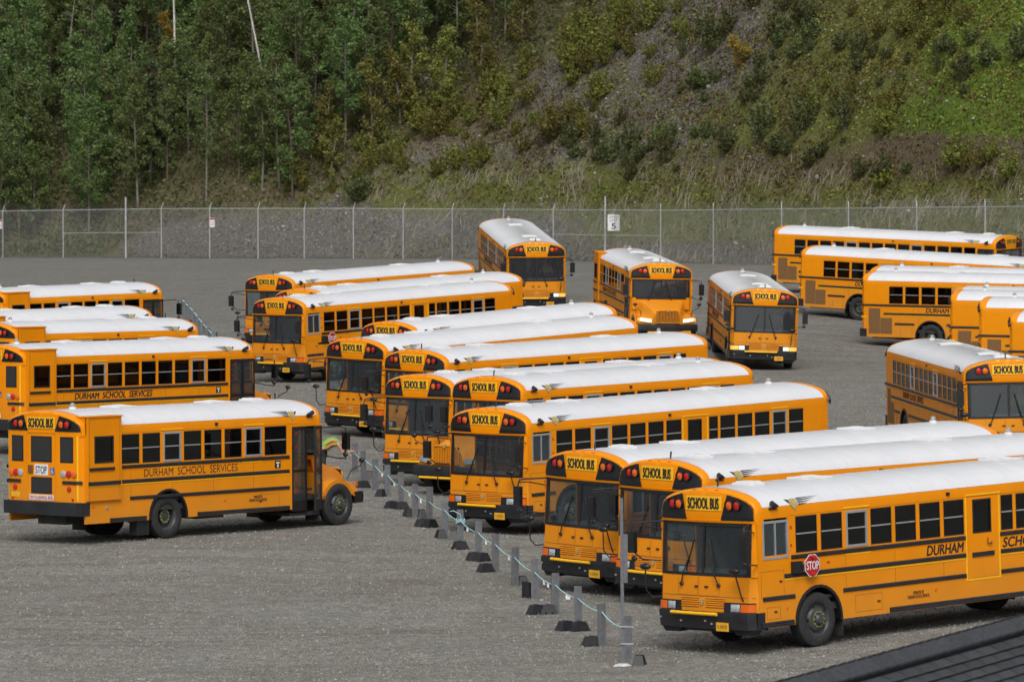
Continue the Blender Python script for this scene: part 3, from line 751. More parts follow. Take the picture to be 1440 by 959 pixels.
    for v, dv in ((-.55, .32), (.42, -.26)):
        def wp(mb):
            z0 = zb-.16; p = (fu(v, z0)-.03, v, z0)
            mb.blob(p, .03, .05, .04); q = (fu(v+dv*.7, zb+.35)-.035, v+dv*.7, zb+.38); mb.tube([p, (p[0]-.04, v+dv*.25, zb+.03), q], .014, 5)
            mb.tube([(q[0]-.002, v+dv*.35, zb+.08), (fu(v+dv, zb+.66)-.02, v+dv, zb+.68)], .016, 5)
        part('wiper', (C, v), wp, ['trim_black'], root)
    # ---- nose
    if not C:
        for s in (1, -1):
            def bez(mb): skin(mb, *sorted((s*.55, s*1.235)), .755, .955, off=.008, nv=8, nzz=1)
            b = part('headlight_bezel', s, bez, ['trim_black'], root)
            def ln(mb):
                p0, p1 = sorted((s*.72, s*.93)); pts = [[(fu(v, z)-.012-.02*math.sin(math.pi*i/4)*math.sin(math.pi*j/4), v, z) for i, v in enumerate(np.linspace(p0, p1, 5))] for j, z in enumerate(np.linspace(.785, .925, 5))]; mb.grid(pts)
            hl = part('headlight', (s, bool(lit)), ln, ['lamp_lit' if (lit == 2 or (lit == 1 and s > 0)) else 'lens_clear'], b, 60) if lit != 1 else part('headlight', (s, 'one'), ln, ['lamp_lit' if s > 0 else 'lens_clear'], b, 60)
            def tn(mb): skin(mb, *sorted((s*.95, s*1.235)), .78, .93, off=.016, nv=6, nzz=1)
            part('turn_signal', (s, bool(lit)), tn, ['lamp_amber_lit' if lit else 'lens_amber'], b)
        def gr(mb):
            for z in np.linspace(.84, 1.00, 5):
                for a, b in ((-.56, -.09), (.09, .56)):
                    skin(mb, a, b, z, z+.007, off=.004, nv=6, nzz=1, m=1)
                    mb.grid([[(fu(v, z)-o, v, z+dz) for v in np.linspace(a, b, 5)] for o, dz in ((0, .008), (.008, .014), (.008, .024), (0, .030))], 0)
        part('grille_louvers', dusty, gr, [Y_, 'print_faded'], root)
        def em(mb): mb.prismu([(-.055, .985), (.055, .985), (.035, .91), (0, .87), (-.035, .91)], fu(0, .95)-.03, fu(0, .95)-.004)
        part('emblem', 0, em, ['shield_gold'], root)
        for v in (-.16, .10): part('hood_catch', v, lambda mb: mb.box(fu(v, 1.2)-.02, fu(v, 1.2)+.01, v-.04, v+.04, 1.215, 1.245), ['trim_black'], root)
        def seams(mb):
            for a in ((-.66, -.13), (-.10, .42)):
                skin(mb, a[0], a[1], 1.06, 1.066, off=.003, nv=4, nzz=1)
                for v in a: skin(mb, v-.003, v+.003, 1.06, 1.40, off=.003, nv=1, nzz=3)
            skin(mb, -1.23, 1.23, 1.045, 1.053, off=.003, nv=16, nzz=1)
        part('panel_seams', 0, seams, ['print_faded'], root)
        def bp(mb):
            vs = np.linspace(-1.25, 1.25, 25)
            fx = lambda v, e: fu(v, .7)-e
            mb.grid([[(fx(v, o), v, z) for v in vs] for o, z in ((0, .77), (.07, .765), (.075, .66), (.06, .60), (.05, .45 if True else .5), (0, .45))])
            for s in (1, -1):
                mb.box(.05, .25, *sorted((s*1.17, s*1.252)), .45, .765)
                mb.prismu([(s*1.2, .46), (s*.62, .46), (s*.75, .34), (s*1.1, .34)], -.02, .22)
            mb.box(.0, .6, -.6, .6, .38, .62)
        bmp = part('bumper', 0, bp, ['rub_rail_black'], root, 30)
        for v, z in ((-1.1, .62), (.14, .60), (.3, .55), (-.5, .58)): part('bolt', v, lambda mb: mb.box(fu(v, .7)-.09, fu(v, .7)-.05, v-.018, v+.018, z-.018, z+.018), ['silver'], bmp)
        part('crossing_arm', 0, lambda mb: mb.tube([(fu(v, .7)-.13, v, .735) for v in np.linspace(-.72, .48, 7)], .033, 8), ['edge_yellow'], root, 60)
        pl = part('licence_plate', 0, lambda mb: mb.box(fu(.62, .5)-.09, fu(.62, .5)-.08, .40, .72, .42, .58), ['plate_orange'], root)
        put_text(text_mesh(['N 394730'], .07, 'print_faded', width=.25), pl, 'front', fu(.62, .5)-.094, .56, .50)
    else:
        # hood and fenders of the conventional bus
        def hgt(u, v):
            t = (-u)/1.5; hw = .98-.42*t; top = 1.64-.30*t-.10*t**6
            f = 1.12-.16*((u+.62)/.75)**2; f = max(f, .86)
            a = abs(v); c = top-.05*(a/hw)**2
            k = min(1, max(0, (a-hw+.10)/.16)); k = k*k*(3-2*k)
            edge = max(0, (a-1.02)/.17); return (c*(1-k)+f*k) - .30*edge**3
        def hood(mb):
            us = np.linspace(.08, -1.52, 18); vs = np.concatenate([np.linspace(-1.19, -.9, 5), np.linspace(-.85, .85, 25), np.linspace(.9, 1.19, 5)])
            nose = lambda v: .16*(abs(v)/1.19)**2.2
            mb.grid([[(u+nose(v)*(max(0, -u)/1.5)**2, v, hgt(u, v)) for v in vs] for u in us])
            # nose face
            mb.grid([[(-1.52+nose(v)+.02*k, v, hgt(-1.52, v)*(1-k)+.80*k) for v in vs] for k in (0, .5, 1)])
            for s in (1, -1):
                zt = lambda u: hgt(u, 1.19)
                pts = [(u, zt(u)) for u in np.linspace(.08, -1.32, 10)]
                low = [(-1.33, .78), (-.60-.62, .70)] + [(-.60+.60*math.cos(a), .52+.60*math.sin(a)) for a in np.linspace(math.pi-.32, .32, 12)] + [(.05, .62), (.08, .62)]
                mb.prism(pts+low, *sorted((s*1.145, s*1.19)))
        part('hood', dusty, hood, [Y_], root, 45)
        def gr(mb):
            mb.box(-1.535, -1.50, -.44, .44, .88, 1.30, 1)
            for v in np.linspace(-.41, .41, 15): mb.box(-1.565, -1.53, v-.013, v+.013, .89, 1.29-.25*max(0, abs(v)-.28), 0)
            mb.tube([(-1.55, -.46, .86), (-1.55, -.46, 1.20), (-1.55, -.34, 1.33), (-1.55, .34, 1.33), (-1.55, .46, 1.20), (-1.55, .46, .86), (-1.55, -.46, .86)], .022, 6, 0)
        part('grille', dusty, gr, [Y_, 'trim_black'], root)
        part('emblem', 'C', lambda mb: mb.prismu([(-.06, 1.37), (.06, 1.37), (.04, 1.30), (0, 1.26), (-.04, 1.30)], -1.60, -1.56), ['shield_gold'], root)
        for s in (1, -1):
            def ln(mb):
                q = [[(-1.54+.16*(abs(v)/1.19)**2.2-.03*math.sin(math.pi*(i+.3)/5), s*v, z+ (v-.62)*.12) for i, v in enumerate(np.linspace(.62, 1.06, 6))] for z in np.linspace(.86, 1.0, 4)]
                mb.grid(q)
            part('headlight', ('C', s, bool(lit)), ln, ['lamp_lit' if lit else 'lens_clear'], root, 60)
            part('turn_signal', ('C', s, bool(lit)), lambda mb: mb.grid([[(-1.50+.16*(v/1.19)**2.2, s*v, z) for v in (1.06, 1.15)] for z in (.92, 1.03)]), ['lamp_amber_lit' if lit else 'lens_amber'], root)
        def bp(mb):
            vs = np.linspace(-1.2, 1.2, 17); n = lambda v: .14*(abs(v)/1.2)**2.5
            mb.grid([[(-1.60+n(v)+o, v, z) for v in vs] for o, z in ((.10, .80), (-.03, .79), (-.05, .66), (-.03, .53), (.10, .52))])
            for s in (1, -1): mb.box(-1.46, -1.20, *sorted((s*1.15, s*1.21)), .52, .79)
        part('bumper', 'C', bp, ['rub_rail_black'], root, 30)
        part('crossing_arm', 'C', lambda mb: mb.tube([(-1.70, v, .50) for v in (-.8, .55)], .032, 8), ['edge_yellow'], root)
        part('cowl_grille', 0, lambda mb: skin(mb, -1.0, 1.0, 1.655, 1.72, off=.01, nv=12, nzz=1), ['trim_black'], root)
        part('licence_plate', 'C', lambda mb: mb.box(-1.685, -1.675, .58, .9, .40, .56), ['plate_orange'], root)
    # ---- mirrors
    for s in (1, -1):
        if not C:
            def arm(mb):
                mb.tube([(.06, s*1.10, 2.42), (-.30, s*1.30, 2.41), (-.48, s*1.44, 2.39), (-.50, s*1.46, 2.30), (-.50, s*1.46, 1.86)], .017, 6)
                mb.tube([(.06, s*1.20, 2.26), (-.30, s*1.36, 2.34), (-.48, s*1.45, 2.34)], .013, 6)
                mb.tube([(-.50, s*1.46, 1.88), (-.30, s*1.38, 1.70), (.06, s*1.25, 1.66)], .014, 6)
            a = part('mirror_arm', s, arm, ['trim_black'], root)
            part('mirror_head', s, lambda mb: (mb.box(-.55, -.46, *sorted((s*1.36, s*1.56)), 1.84, 2.25), mb.box(-.459, -.455, *sorted((s*1.38, s*1.54)), 1.86, 2.23, 1), mb.blob((-.48, s*1.43, 1.73), .04, .075, .055)), ['trim_black', 'mirror_glass'], a)
            def cv(mb):
                mb.tube([(-.07, s*1.0, .98), (-.13, s*1.0, 1.10), (-.26, s*1.02, 1.40), (-.30, s*1.02, 1.52)] if s > 0 else [(-.07, s*1.12, 1.0), (-.20, -1.24, .98), (-.30, -1.30, 1.12), (-.32, -1.30, 1.50)], .014, 6)
            c = part('crossview_arm', s, cv, ['trim_black'], root)
            part('crossview_mirror', s, lambda mb: mb.blob((-.32, s*1.02 if s > 0 else -1.30, 1.57), .07, .14, .065), ['trim_black'], c, 60)
        else:
            def arm(mb):
                mb.tube([(.05, s*1.2, 2.40), (-.40, s*1.40, 2.42), (-.52, s*1.50, 2.38), (-.52, s*1.50, 1.62)], .017, 6)
                mb.tube([(.05, s*1.22, 1.75), (-.3, s*1.4, 1.66), (-.52, s*1.50, 1.64)], .015, 6)
            a = part('mirror_arm', ('C', s), arm, ['trim_black'], root)
            part('mirror_head', ('C', s), lambda mb: (mb.box(-.57, -.48, *sorted((s*1.41, s*1.61)), 1.86, 2.28), mb.box(-.479, -.475, *sorted((s*1.43, s*1.59)), 1.88, 2.26, 1), mb.blob((-.52, s*1.49, 1.74), .05, .08, .065)), ['trim_black', 'mirror_glass'], a)
            def cv(mb):
                mb.tube([(-1.15, s*.98, 1.10), (-1.25, s*1.02, 1.30), (-1.33, s*1.14, 1.38), (-1.36, s*1.24, 1.42), (-1.36, s*1.26, 1.50)], .013, 6)
            c = part('crossview_arm', ('C', s), cv, ['trim_black'], root)
            part('crossview_mirror', ('C', s), lambda mb: (mb.blob((-1.38, s*1.26, 1.56), .065, .09, .065)), ['trim_black'], c, 60)
    # ---- sides
    window_parts(root, kind, L, side); hidden_windows(root, kind, L, -side)
    for s in (1, -1):
        V = s*WH
        for i, spans in enumerate(rails(kind, s, L)):
            z0, z1 = RZ[i]
            for a, b in spans:
                if s != side and i > 1: continue
                def rr(mb):
                    d = .028; y = lambda k: V+s*k
                    mb.grid([[(u, y(k), z) for u in (a, b)] for k, z in ((0, z0), (d*.8, z0+.012), (d, z0+.03), (d*.7, (z0+z1)/2), (d, z1-.03), (d*.8, z1-.012), (0, z1))])
                    for u in (a, b): mb.box(u-.004, u+.004, *sorted((V, V+s*d*.9)), z0+.004, z1-.004)
                part('rub_rail', (kind, s, i, a, b), rr, ['rub_rail_black'], root)
        if s == side:
            def strips(mb):
                for a, b in rails(kind, s, L)[1]: mb.box(a, b, *sorted((V, V+s*.008)), 1.325, 1.35)
                for u0, u1, f in win_list(kind, s, L):
                    if f and kind == 'D' or f and C: mb.box(u0-.06, u1+.06, *sorted((V, V+s*.012)), 2.545, 2.575); mb.box(u0-.02, u1+.08, *sorted((V, V+s*.006)), 1.665, 1.69)
                if kind == 'D' and s > 0: mb.box(5.98, 7.0, *sorted((V, V+s*.012)), 2.545, 2.575); mb.box(5.96, 6.0, *sorted((V, V+s*.006)), .90, 2.52); mb.box(6.94, 6.98, *sorted((V, V+s*.006)), .90, 2.52); mb.box(6.0, 6.94, *sorted((V, V+s*.006)), .90, .93)
                if C and s < 0: mb.box(L-1.30, L-.2, *sorted((V+s*.062, V+s*.068)), 1.325, 1.35)
            part('reflective_strips', (kind, s, L), strips, ['edge_yellow'], root)
            def lines(mb):
                e = sorted((V, V+s*.002))
                for u in np.arange(2.5, L-1.5, 1.4):
                    mb.box(u, u+.006, *e, .98, 1.33); mb.box(u, u+.006, *e, 1.46, 1.66)
                mb.box(.95, L-1.3, *e, 2.525, 2.53)
                lo = 2.75 if kind == 'D' else 1.6
                for a, b, z0, z1 in ((lo, lo+.75, .56, .88), (.30, .66, .62, .84)) + (((.16, .78, 1.02, 1.52),) if kind == 'D' and s > 0 else ()):
                    if C and a < .5 and s < 0: continue
                    for q in ((a, b, z0, z0+.006), (a, b, z1, z1+.006)): mb.box(q[0], q[1], *e, q[2], q[3])
                    for u in (a, b): mb.box(u, u+.006, *e, z0, z1)
            part('panel_joints', (kind, s, L), lines, ['print_faded'], root)
            def bits(mb):
                e = sorted((V, V+s*.012)); lo = 2.75 if kind == 'D' else 1.6
                mb.box(lo+.62, lo+.70, *e, .71, .74, 0)
                if s > 0 or kind == 'D': mb.box(.50, .57, *e, .74, .77, 0)
                if s > 0 and kind == 'D': mb.box(.66, .73, *e, 1.30, 1.33, 0); mb.box(1.98, 2.05, *e, 1.56, 1.59, 1)
                mb.box(L*.45, L*.45+.08, *sorted((V-s*.004, V+s*.03)), 2.60, 2.66, 0)
                for u in (1.15, 1.15): mb.box(.98, 1.02, *e, 2.28, 2.33, 1); mb.box(.98, 1.02, *e, 1.95, 1.99, 1)
            part('side_lamps', (kind, s, L), bits, ['trim_black', 'lens_red'], root)
            def reflectors(mb):
                for u, z in ((.86, .80), (L*.42, .80), (L-.4, .85)):
                    if C and u < 1.1: continue
                    mb.lathe([(.035, 0), (.035, s*.008)], (u, V, z), 10)
            part('reflectors', (kind, s, L), reflectors, ['lens_amber'], root)
            def cambox(mb):
                c = (.52, V-s*.02, 2.74); mb.box(c[0]-.10, c[0]+.10, *sorted((V-s*.03, V+s*.02)), 2.67, 2.70)
                mb.tube([(.54, V-s*.01, 2.68), (.54, V+s*.04, 2.74)], .016, 5); mb.tube([(.62, V+s*.03, 2.73), (.44, V+s*.06, 2.79)], [.03, .055], 10)
            part('side_lamp_camera', s, cambox, ['trim_black'], root)
            # wheel arch trims
            for w in wheels_of(kind, L):
                if w < 0: continue
                def at(mb, w=w):
                    r0, r1 = .60, .655; n = 16; A = np.linspace(-.06, math.pi+.06, n)
                    mb.grid([[(w+r*math.cos(a), V+s*o, .52+r*math.sin(a)) for a in A] for r, o in ((r1, 0), (r1, .022), (r0, .022), (r0, -.35))])
                part('wheel_arch', (w, s), at, ['trim_black'], root, 40)
            # lettering
            if kind == 'D' and s > 0:
                put_text(text_mesh(['DURHAM'], .19, 'print_black', width=1.08, bold=.022, shear=.18), root, 'left', 5.36, V+.004, 1.572)
                put_text(text_mesh(['SCHOOL SERVICES'], .19, 'print_black', width=2.6, bold=.022, shear=.18), root, 'left', 8.36, V+.004, 1.572)
                put_text(text_mesh(['OPERATED BY', 'DURHAM SCHOOL SERVICES'], .14, 'print_faded', width=.62, bold=.01), root, 'left', 4.55, V+.004, .76, name='small_print')
            elif s < 0:
                uc = L-3.69 if C else 7.6
                put_text(text_mesh(['DURHAM  SCHOOL  SERVICES'], .18, 'print_black', width=3.2, bold=.022 if bold else .0, shear=.18 if bold else 0), root, 'right', uc, V-.004, 1.575)
                put_text(text_mesh(['OPERATED BY', 'DURHAM SCHOOL SERVICES'], .14, 'print_faded', width=.62, bold=.01), root, 'right', 2.35 if C else 4.5, V-.004, .80, name='small_print')
            else: put_text(text_mesh(['DURHAM  SCHOOL  SERVICES'], .18, 'print_black', width=3.2, bold=.022, shear=.18), root, 'left', 4.6, V+.004, 1.575)
            # winged shield on the roof edge
            arc = full_prof(0, -.014)[:5] if s > 0 else full_prof(0, -.014)[-5:][::-1]
            ls = [0]; 
            for i in range(4): ls.append(ls[-1]+math.dist(arc[i], arc[i+1]))
            def on(u, h): 
                q = h-2.50
                return (u, float(np.interp(q, ls, [p[0] for p in arc])), float(np.interp(q, ls, [p[1] for p in arc])))
            u0 = 1.12
            def shield(mb):
                mb.add([on(u0+a, b) for a, b in ((-.11, 2.84), (0, 2.87), (.11, 2.84), (.10, 2.72), (0, 2.62), (-.10, 2.72), (0, 2.76))], [(0, 1, 6), (1, 2, 6), (2, 3, 6), (3, 4, 6), (4, 5, 6), (5, 0, 6)])
                mb.add([on(u0+a, b) for a, b in ((-.22, 2.86), (-.12, 2.84), (-.10, 2.74))], [(0, 1, 2)], 1)
            lg = part('winged_shield', (s,), shield, ['shield_gold', 'rub_rail_black'], root)
            def wing(mb):
                for k in range(4):
                    z = 2.86-.045*k; l = .66-.13*k
                    mb.grid([[on(u0+.12+l*t, z+dz*(1-t)+.02*t) for dz in (-.014, .014)] for t in np.linspace(0, 1, 4)])
            part('wing', (s,), wing, ['rub_rail_black'], lg)
    # left side: driver's window, stop arm, emergency door
    def dw(mb):
        e = (WH-.03, WH+.010); a, b = (.22, .92) if not C else (.18, .92); z0, z1 = 1.74, 2.46
        t = .045
        mb.box(a, b, *e, z1-t, z1); mb.box(a, b, *e, z0, z0+t); mb.box(a, a+t, *e, z0+t, z1-t); mb.box(b-t, b, *e, z0+t, z1-t); mb.box((a+b)/2-.015, (a+b)/2+.015, *e, z0+t, z1-t)
    if side > 0:
        d = part('driver_window', C, dw, ['silver'], root)
        part('pane', ('drv', C), lambda mb: mb.box(.24, .90, WH-.02, WH-.014, 1.76, 2.44), ['glass_dark' if C else 'glass_shield'], d)
        def sb(mb): mb.box(.98, 1.22, WH, WH+.09, 1.44, 1.66); mb.box(1.18, 1.34, WH+.09, WH+.11, 1.50, 1.60)
        st = part('stop_arm', 0, sb, ['trim_black'], root)
        def oc(mb, r=.225, y0=WH+.112, y1=WH+.118): mb.prism([(1.45+a, 1.56+b) for a, b in octagon(r)], y0, y1)
        part('octagon_border', 0, lambda mb: oc(mb, .225, WH+.112, WH+.117), ['white_vinyl'], st)
        part('octagon_face', 0, lambda mb: oc(mb, .208, WH+.1175, WH+.121), ['stop_red'], st)
        put_text(text_mesh(['STOP'], .16, 'white_vinyl', width=.33, bold=.012), st, 'left', 1.45, WH+.126, 1.56)
        part('stop_lamp', 0, lambda mb: [mb.lathe([(.045, 0), (.04, .03), (0, .04)], (1.45, WH+.12, z), 10) for z in (1.72, 1.40)], ['lens_red'], st, 40)
        if kind == 'D':
            dr = part('emergency_door', 0, lambda mb: (mb.box(6.03, 6.17, WH, WH+.006, .95, 2.50), mb.box(6.72, 6.92, WH, WH+.006, .95, 2.50), mb.box(6.17, 6.72, WH, WH+.006, 2.47, 2.50), mb.box(6.17, 6.72, WH, WH+.006, .95, ZW0)), [Y_], root)
            def ef(mb):
                t = .03; e = (WH-.03, WH+.012)
                mb.box(6.17, 6.72, *e, 2.44, 2.47); mb.box(6.17, 6.72, *e, 1.81, 1.84); mb.box(6.17, 6.17+t, *e, 1.84, 2.44); mb.box(6.72-t, 6.72, *e, 1.84, 2.44)
            w = part('door_window', 0, ef, ['trim_black'], dr); part('pane', 'em', lambda mb: mb.box(6.19, 6.70, WH-.015, WH-.01, 1.83, 2.45), ['glass_dark'], w)
            part('door_rail', 0, lambda mb: mb.box(6.14, 6.78, WH, WH+.03, 1.355, 1.44), ['rub_rail_black'], dr)
            part('door_handle', 0, lambda mb: mb.tube([(6.60, WH+.02, 1.70), (6.58, WH+.04, 1.60), (6.68, WH+.04, 1.58), (6.72, WH+.02, 1.62)], .014, 5), ['print_faded'], dr)
    # right side: folding door
    if side < 0:
        a, b = door_span(kind)
        z0 = .42
        def leaf(mb, w):
            t = .055
            mb.box(0, w, -.02, .02, z0, z0+.26); mb.box(0, w, -.02, .02, 2.38, 2.46); mb.box(0, t, -.02, .02, z0+.26, 2.38); mb.box(w-t, w, -.02, .02, z0+.26, 2.38); mb.box(t, w-t, -.02, .02, 1.36, 1.43)
        mid = (a+b)/2; w = (b-a)/2-.01
        openit = fend == 'open'
        for k, (uu, ang) in enumerate(((mid+.005, 0), (a, 0))):
            d = part('entrance_door', (kind, k), lambda mb: leaf(mb, w), ['trim_black'], root)
            d.location = (-uu, -(WH-.02), 0)
            part('pane', (kind, 'dr'), lambda mb: mb.box(.05, w-.05, -.004, .004, z0+.24, 2.39), ['glass_clear'], d)
            if openit and k == 1:
                d.location = (-a, -(WH-.02), 0); d.rotation_euler = (0, 0, R(25))
        part('door_header', kind, lambda mb: mb.box(a, b, -WH+.002, -WH+.05, 2.46, ZW1+.01), [Y_], root)
        part('entry_steps', kind, lambda mb: [mb.box(a, b, -WH+.08+.3*i, -WH+.38+.3*i, .30, .38+.22*i) for i in range(3)], ['interior_dark'], root)
        part('entry_rail', kind, lambda mb: mb.tube([(b-.12, -1.1, .55), (b-.12, -1.1, 1.45), (b-.1, -1.0, 1.6)], .016, 6), ['silver'], root)
        def sq(mb): V = -WH; u = 1.55 if C else 1.45; mb.box(u, u+.20, V-.004, V, 1.49, 1.67, 0); mb.box(u+.04, u+.16, V-.006, V-.004, 1.60, 1.64, 1); mb.box(u+.07, u+.12, V-.006, V-.004, 1.51, 1.585, 1)
        part('route_placard', C, sq, ['print_black', 'white_vinyl'], root)
        if kind == 'C':
            # lift door at the right rear
            V = -WH
            def lf(mb):
                e = (V-.065, V+.01); a_, b_ = L-1.28, L-.16
                mb.box(a_, b_, *e, 1.0, 1.87); mb.box(a_, b_, *e, 2.49, 2.93); mb.box(a_, a_+.27, *e, 1.87, 2.49); mb.box(b_-.22, b_, *e, 1.87, 2.49)
                mb.box(a_-.03, b_+.02, V-.085, V+.30, 2.93, 2.955)
                mb.box(a_, a_+.02, V-.02, V+.25, 2.5, 2.93); mb.box(b_-.02, b_, V-.02, V+.25, 2.5, 2.93)
            ld = part('lift_door', (L, dusty), lf, [Y_], root)
            a_, b_ = L-1.28, L-.16
            def lw(mb):
                e = (V-.078, V-.03); c0, c1 = a_+.27, b_-.22
                mb.box(c0, c1, *e, 2.455, 2.49); mb.box(c0, c1, *e, 1.87, 1.905); mb.box(c0, c0+.035, *e, 1.905, 2.455); mb.box(c1-.035, c1, *e, 1.905, 2.455)
            w = part('door_window', L, lw, ['trim_black'], ld); part('pane', ('lift', L), lambda mb: mb.box(a_+.28, b_-.23, V-.05, V-.045, 1.88, 2.48), ['glass_dark'], w)
            part('door_rail', ('C', L), lambda mb: (mb.box(a_+.25, b_-.05, V-.095, V-.065, 1.70, 1.765), mb.box(a_+.05, b_-.02, V-.095, V-.065, 1.36, 1.445)), ['rub_rail_black'], ld)
            part('door_seams', ('C', L), lambda mb: (mb.box(a_+.06, a_+.066, V-.068, V-.064, 1.02, 2.88), mb.box(b_-.06, b_-.054, V-.068, V-.064, 1.02, 2.88), mb.box(a_+.06, b_-.06, V-.068, V-.064, 2.88, 2.886)), ['print_faded'], ld)
            part('fuel_cap', L, lambda mb: mb.lathe([(.045, 0), (.045, -.015), (.0, -.02)], (L-.85, V, .82), 12), ['silver'], root)
            part('lower_rail', L, lambda mb: (mb.box(L-2.15, L-.95, V-.03, V, .48, .575), mb.box(L-2.3, L-1.9, V+.05, V+.3, .12, .5)), ['rub_rail_black'], root)
    # engine vents of the rear-engined bus
    if kind == 'D':
        s = side; V = s*WH
        if s < 0:
            part('engine_vent', dusty, lambda mb: (mb.box(L-.86, L-.36, V-.004, V+.01, .60, 1.62), mb.box(L-1.38, L-.87, V-.004, V+.01, .60, 1.24)), ['vent_mesh'], root)
            part('access_door', 0, lambda mb: [mb.box(u, u+.008, V-.004, V, .56, .88) for u in (L-2.25, L-1.75)], ['print_faded'], root)
            part('rear_marker', 0, lambda mb: [mb.lathe([(.03, 0), (.03, -.02)], (L-.12, V, z), 8) for z in (1.36, .98)], ['lens_red'], root)
            part('hatch_strap', 0, lambda mb: mb.box(L-.26, L-.04, V-.006, V, 1.25, 1.30), ['edge_yellow'], root)
        else:
            part('engine_louvers', 0, lambda mb: [mb.box(L-.50+.13*k, L-.50+.13*k+.055, V, V+.006, 1.98, 2.36) for k in range(3)], [Y_], root)
        part('corner_marker', s, lambda mb: (mb.box(L-.10, L-.02, V-s*.0-.01, V+.012, 2.58, 2.66), mb.tube([(L-.03, s*1.24, 2.55), (L+.015, s*1.19, 2.72), (L-.0, s*1.05, 2.86)], .022, 5)), ['trim_black'], root)
    # ---- tail
    rf_ = rearu(L)
    def rb(mb):
        vs = np.linspace(-1.2, 1.2, 11)
        mb.grid([[(rf_(v, 1)+o, v, z) for v in vs] for o, z in ((0, .97), (.07, .965), (.07, .66), (0, .65))] if C else [[(rf_(v, 1)+o, v, z) for v in vs] for o, z in ((0, .80), (.07, .79), (.07, .48), (0, .47))])
        for s in (1, -1): mb.box(L-.28, L+.02, *sorted((s*1.12, s*1.262)), .66 if C else .48, .965 if C else .79)
    part('rear_bumper', (kind, L), rb, ['rub_rail_black'], root, 30)
    def rwin(mb, a, b, z0, z1, gl):
        t = .035
        g = lambda v0, v1, c0, c1, o, m: mb.grid([[(rf_(v, z)+o, v, z) for v in np.linspace(v0, v1, 4)] for z in np.linspace(c0, c1, 3)], m)
        g(a, b, z0, z1, .006, 0)
    for nm, a, b, z0, z1 in (('rear_door_window', -.34, .34, 1.88, 2.48), ('rear_window', .60, 1.0, 1.88, 2.48), ('rear_window', -1.0, -.60, 1.88, 2.48), ('lower_window', -.34, .34, 1.15, 1.53)):
        w = part(nm, (L, a, z0), lambda mb: rwin(mb, a, b, z0, z1, 0), ['trim_black'], root)
        part('pane', (L, a, z0, 'r'), lambda mb: mb.grid([[(rf_(v, z)+.010, v, z) for v in np.linspace(a+.035, b-.035, 4)] for z in (z0+.035, z1-.035)]), ['glass_rear'], w)
    def rseam(mb):
        for s in (1, -1): mb.box(L-.30, L-.17, *sorted((s*(WH-.06), s*(WH-.004))), 2.49, 2.56)
        for v in (-.46, .46): mb.box(rf_(v, 1)-.01, rf_(v, 1)+.012, v-.012, v+.012, 1.0, 2.56)
        mb.box(rf_(0, 1)-.01, rf_(0, 1)+.010, -.46, .46, 2.555, 2.57)
    part('rear_door_frame', L, rseam, [Y_], root)
    for s in (1, -1):
        for v, mm, nm in ((1.02, 'lens_amber', 'rear_turn_signal'), (.86, 'lens_red', 'tail_light'), (.70, 'lens_clear', 'reversing_light')):
            part(nm, (L, s, v), lambda mb: mb.lathe([(.085, 0), (.083, .02), (0, .045)], (rf_(v, 1.6)+.002, s*v, 1.62), 14, 0, 'u'), [mm], root, 40)
        part('tail_light', (L, s, 'low'), lambda mb: mb.lathe([(.062, 0), (.06, .03), (0, .05)], (rf_(.88, 1.6)+.002, s*.88, 1.28), 12, 0, 'u'), ['lens_red'], root, 40)
        part('rear_rub_rail', (L, s), lambda mb: mb.grid([[(rf_(v, 1)+o, s*v, z) for v in np.linspace(.68, 1.22, 7)] for o, z in ((0, 1.385), (.03, 1.395), (.03, 1.455), (0, 1.465))]), ['rub_rail_black'], root)
        part('rear_reflector', (L, s), lambda mb: mb.lathe([(.035, 0), (.035, .012)], (rf_(1.0, 1)+.001, s*.98, 1.03), 10, 0, 'u'), ['lens_red'], root)
        if s < 0 or True: part('corner_tape', (L, s), lambda mb: mb.grid([[(rf_(v, 1)+.003, s*v, z) for v in (1.10, 1.14)] for z in (1.0, 2.5)]), ['edge_yellow'], root)
    if C:
        b = part('rear_stop_placard', L, lambda mb: mb.box(rf_(0, 1)+.004, rf_(0, 1)+.010, -.22, .22, 1.575, 1.83), ['white_vinyl'], root)
        put_text(text_mesh(['STOP'], .17, 'print_black', width=.36, bold=.005), b, 'rear', rf_(0, 1)+.014, 0, 1.70)
        b = part('flashing_red_placard', L, lambda mb: mb.box(rf_(0, 1)+.004, rf_(0, 1)+.010, -.40, .40, 1.0, 1.12), ['white_vinyl'], root)
        put_text(text_mesh(['ON FLASHING RED'], .08, 'stop_red', width=.76, bold=.01), b, 'rear', rf_(0, 1)+.014, 0, 1.06)
        b = part('wheelchair_placard', L, lambda mb: mb.box(rf_(.4, 1)+.004, rf_(.4, 1)+.010, -.42, -.29, 1.60, 1.76), ['blue'], root)
        def wc(mb):
            x = rf_(.4, 1)+.012; mb.tube([(x, -.36+.035*math.cos(a), 1.655+.035*math.sin(a)) for a in np.linspace(-2.6, 1.2, 9)], .006, 4); mb.tube([(x, -.35, 1.73), (x, -.35, 1.68), (x, -.375, 1.675), (x, -.385, 1.63)], .007, 4); mb.blob((x, -.35, 1.742), .004, .011, .011)
        part('wheelchair_symbol', L, wc, ['white_vinyl'], b)
        part('rear_door_handle', L, lambda mb: (mb.box(rf_(.4, 1)+.004, rf_(.4, 1)+.03, .28, .42, 1.62, 1.80)), ['print_faded'], root)
        part('licence_plate', ('R', L), lambda mb: mb.box(rf_(.9, 1)+.004, rf_(.9, 1)+.010, .74, 1.02, 1.05, 1.17), ['plate_orange'], root)
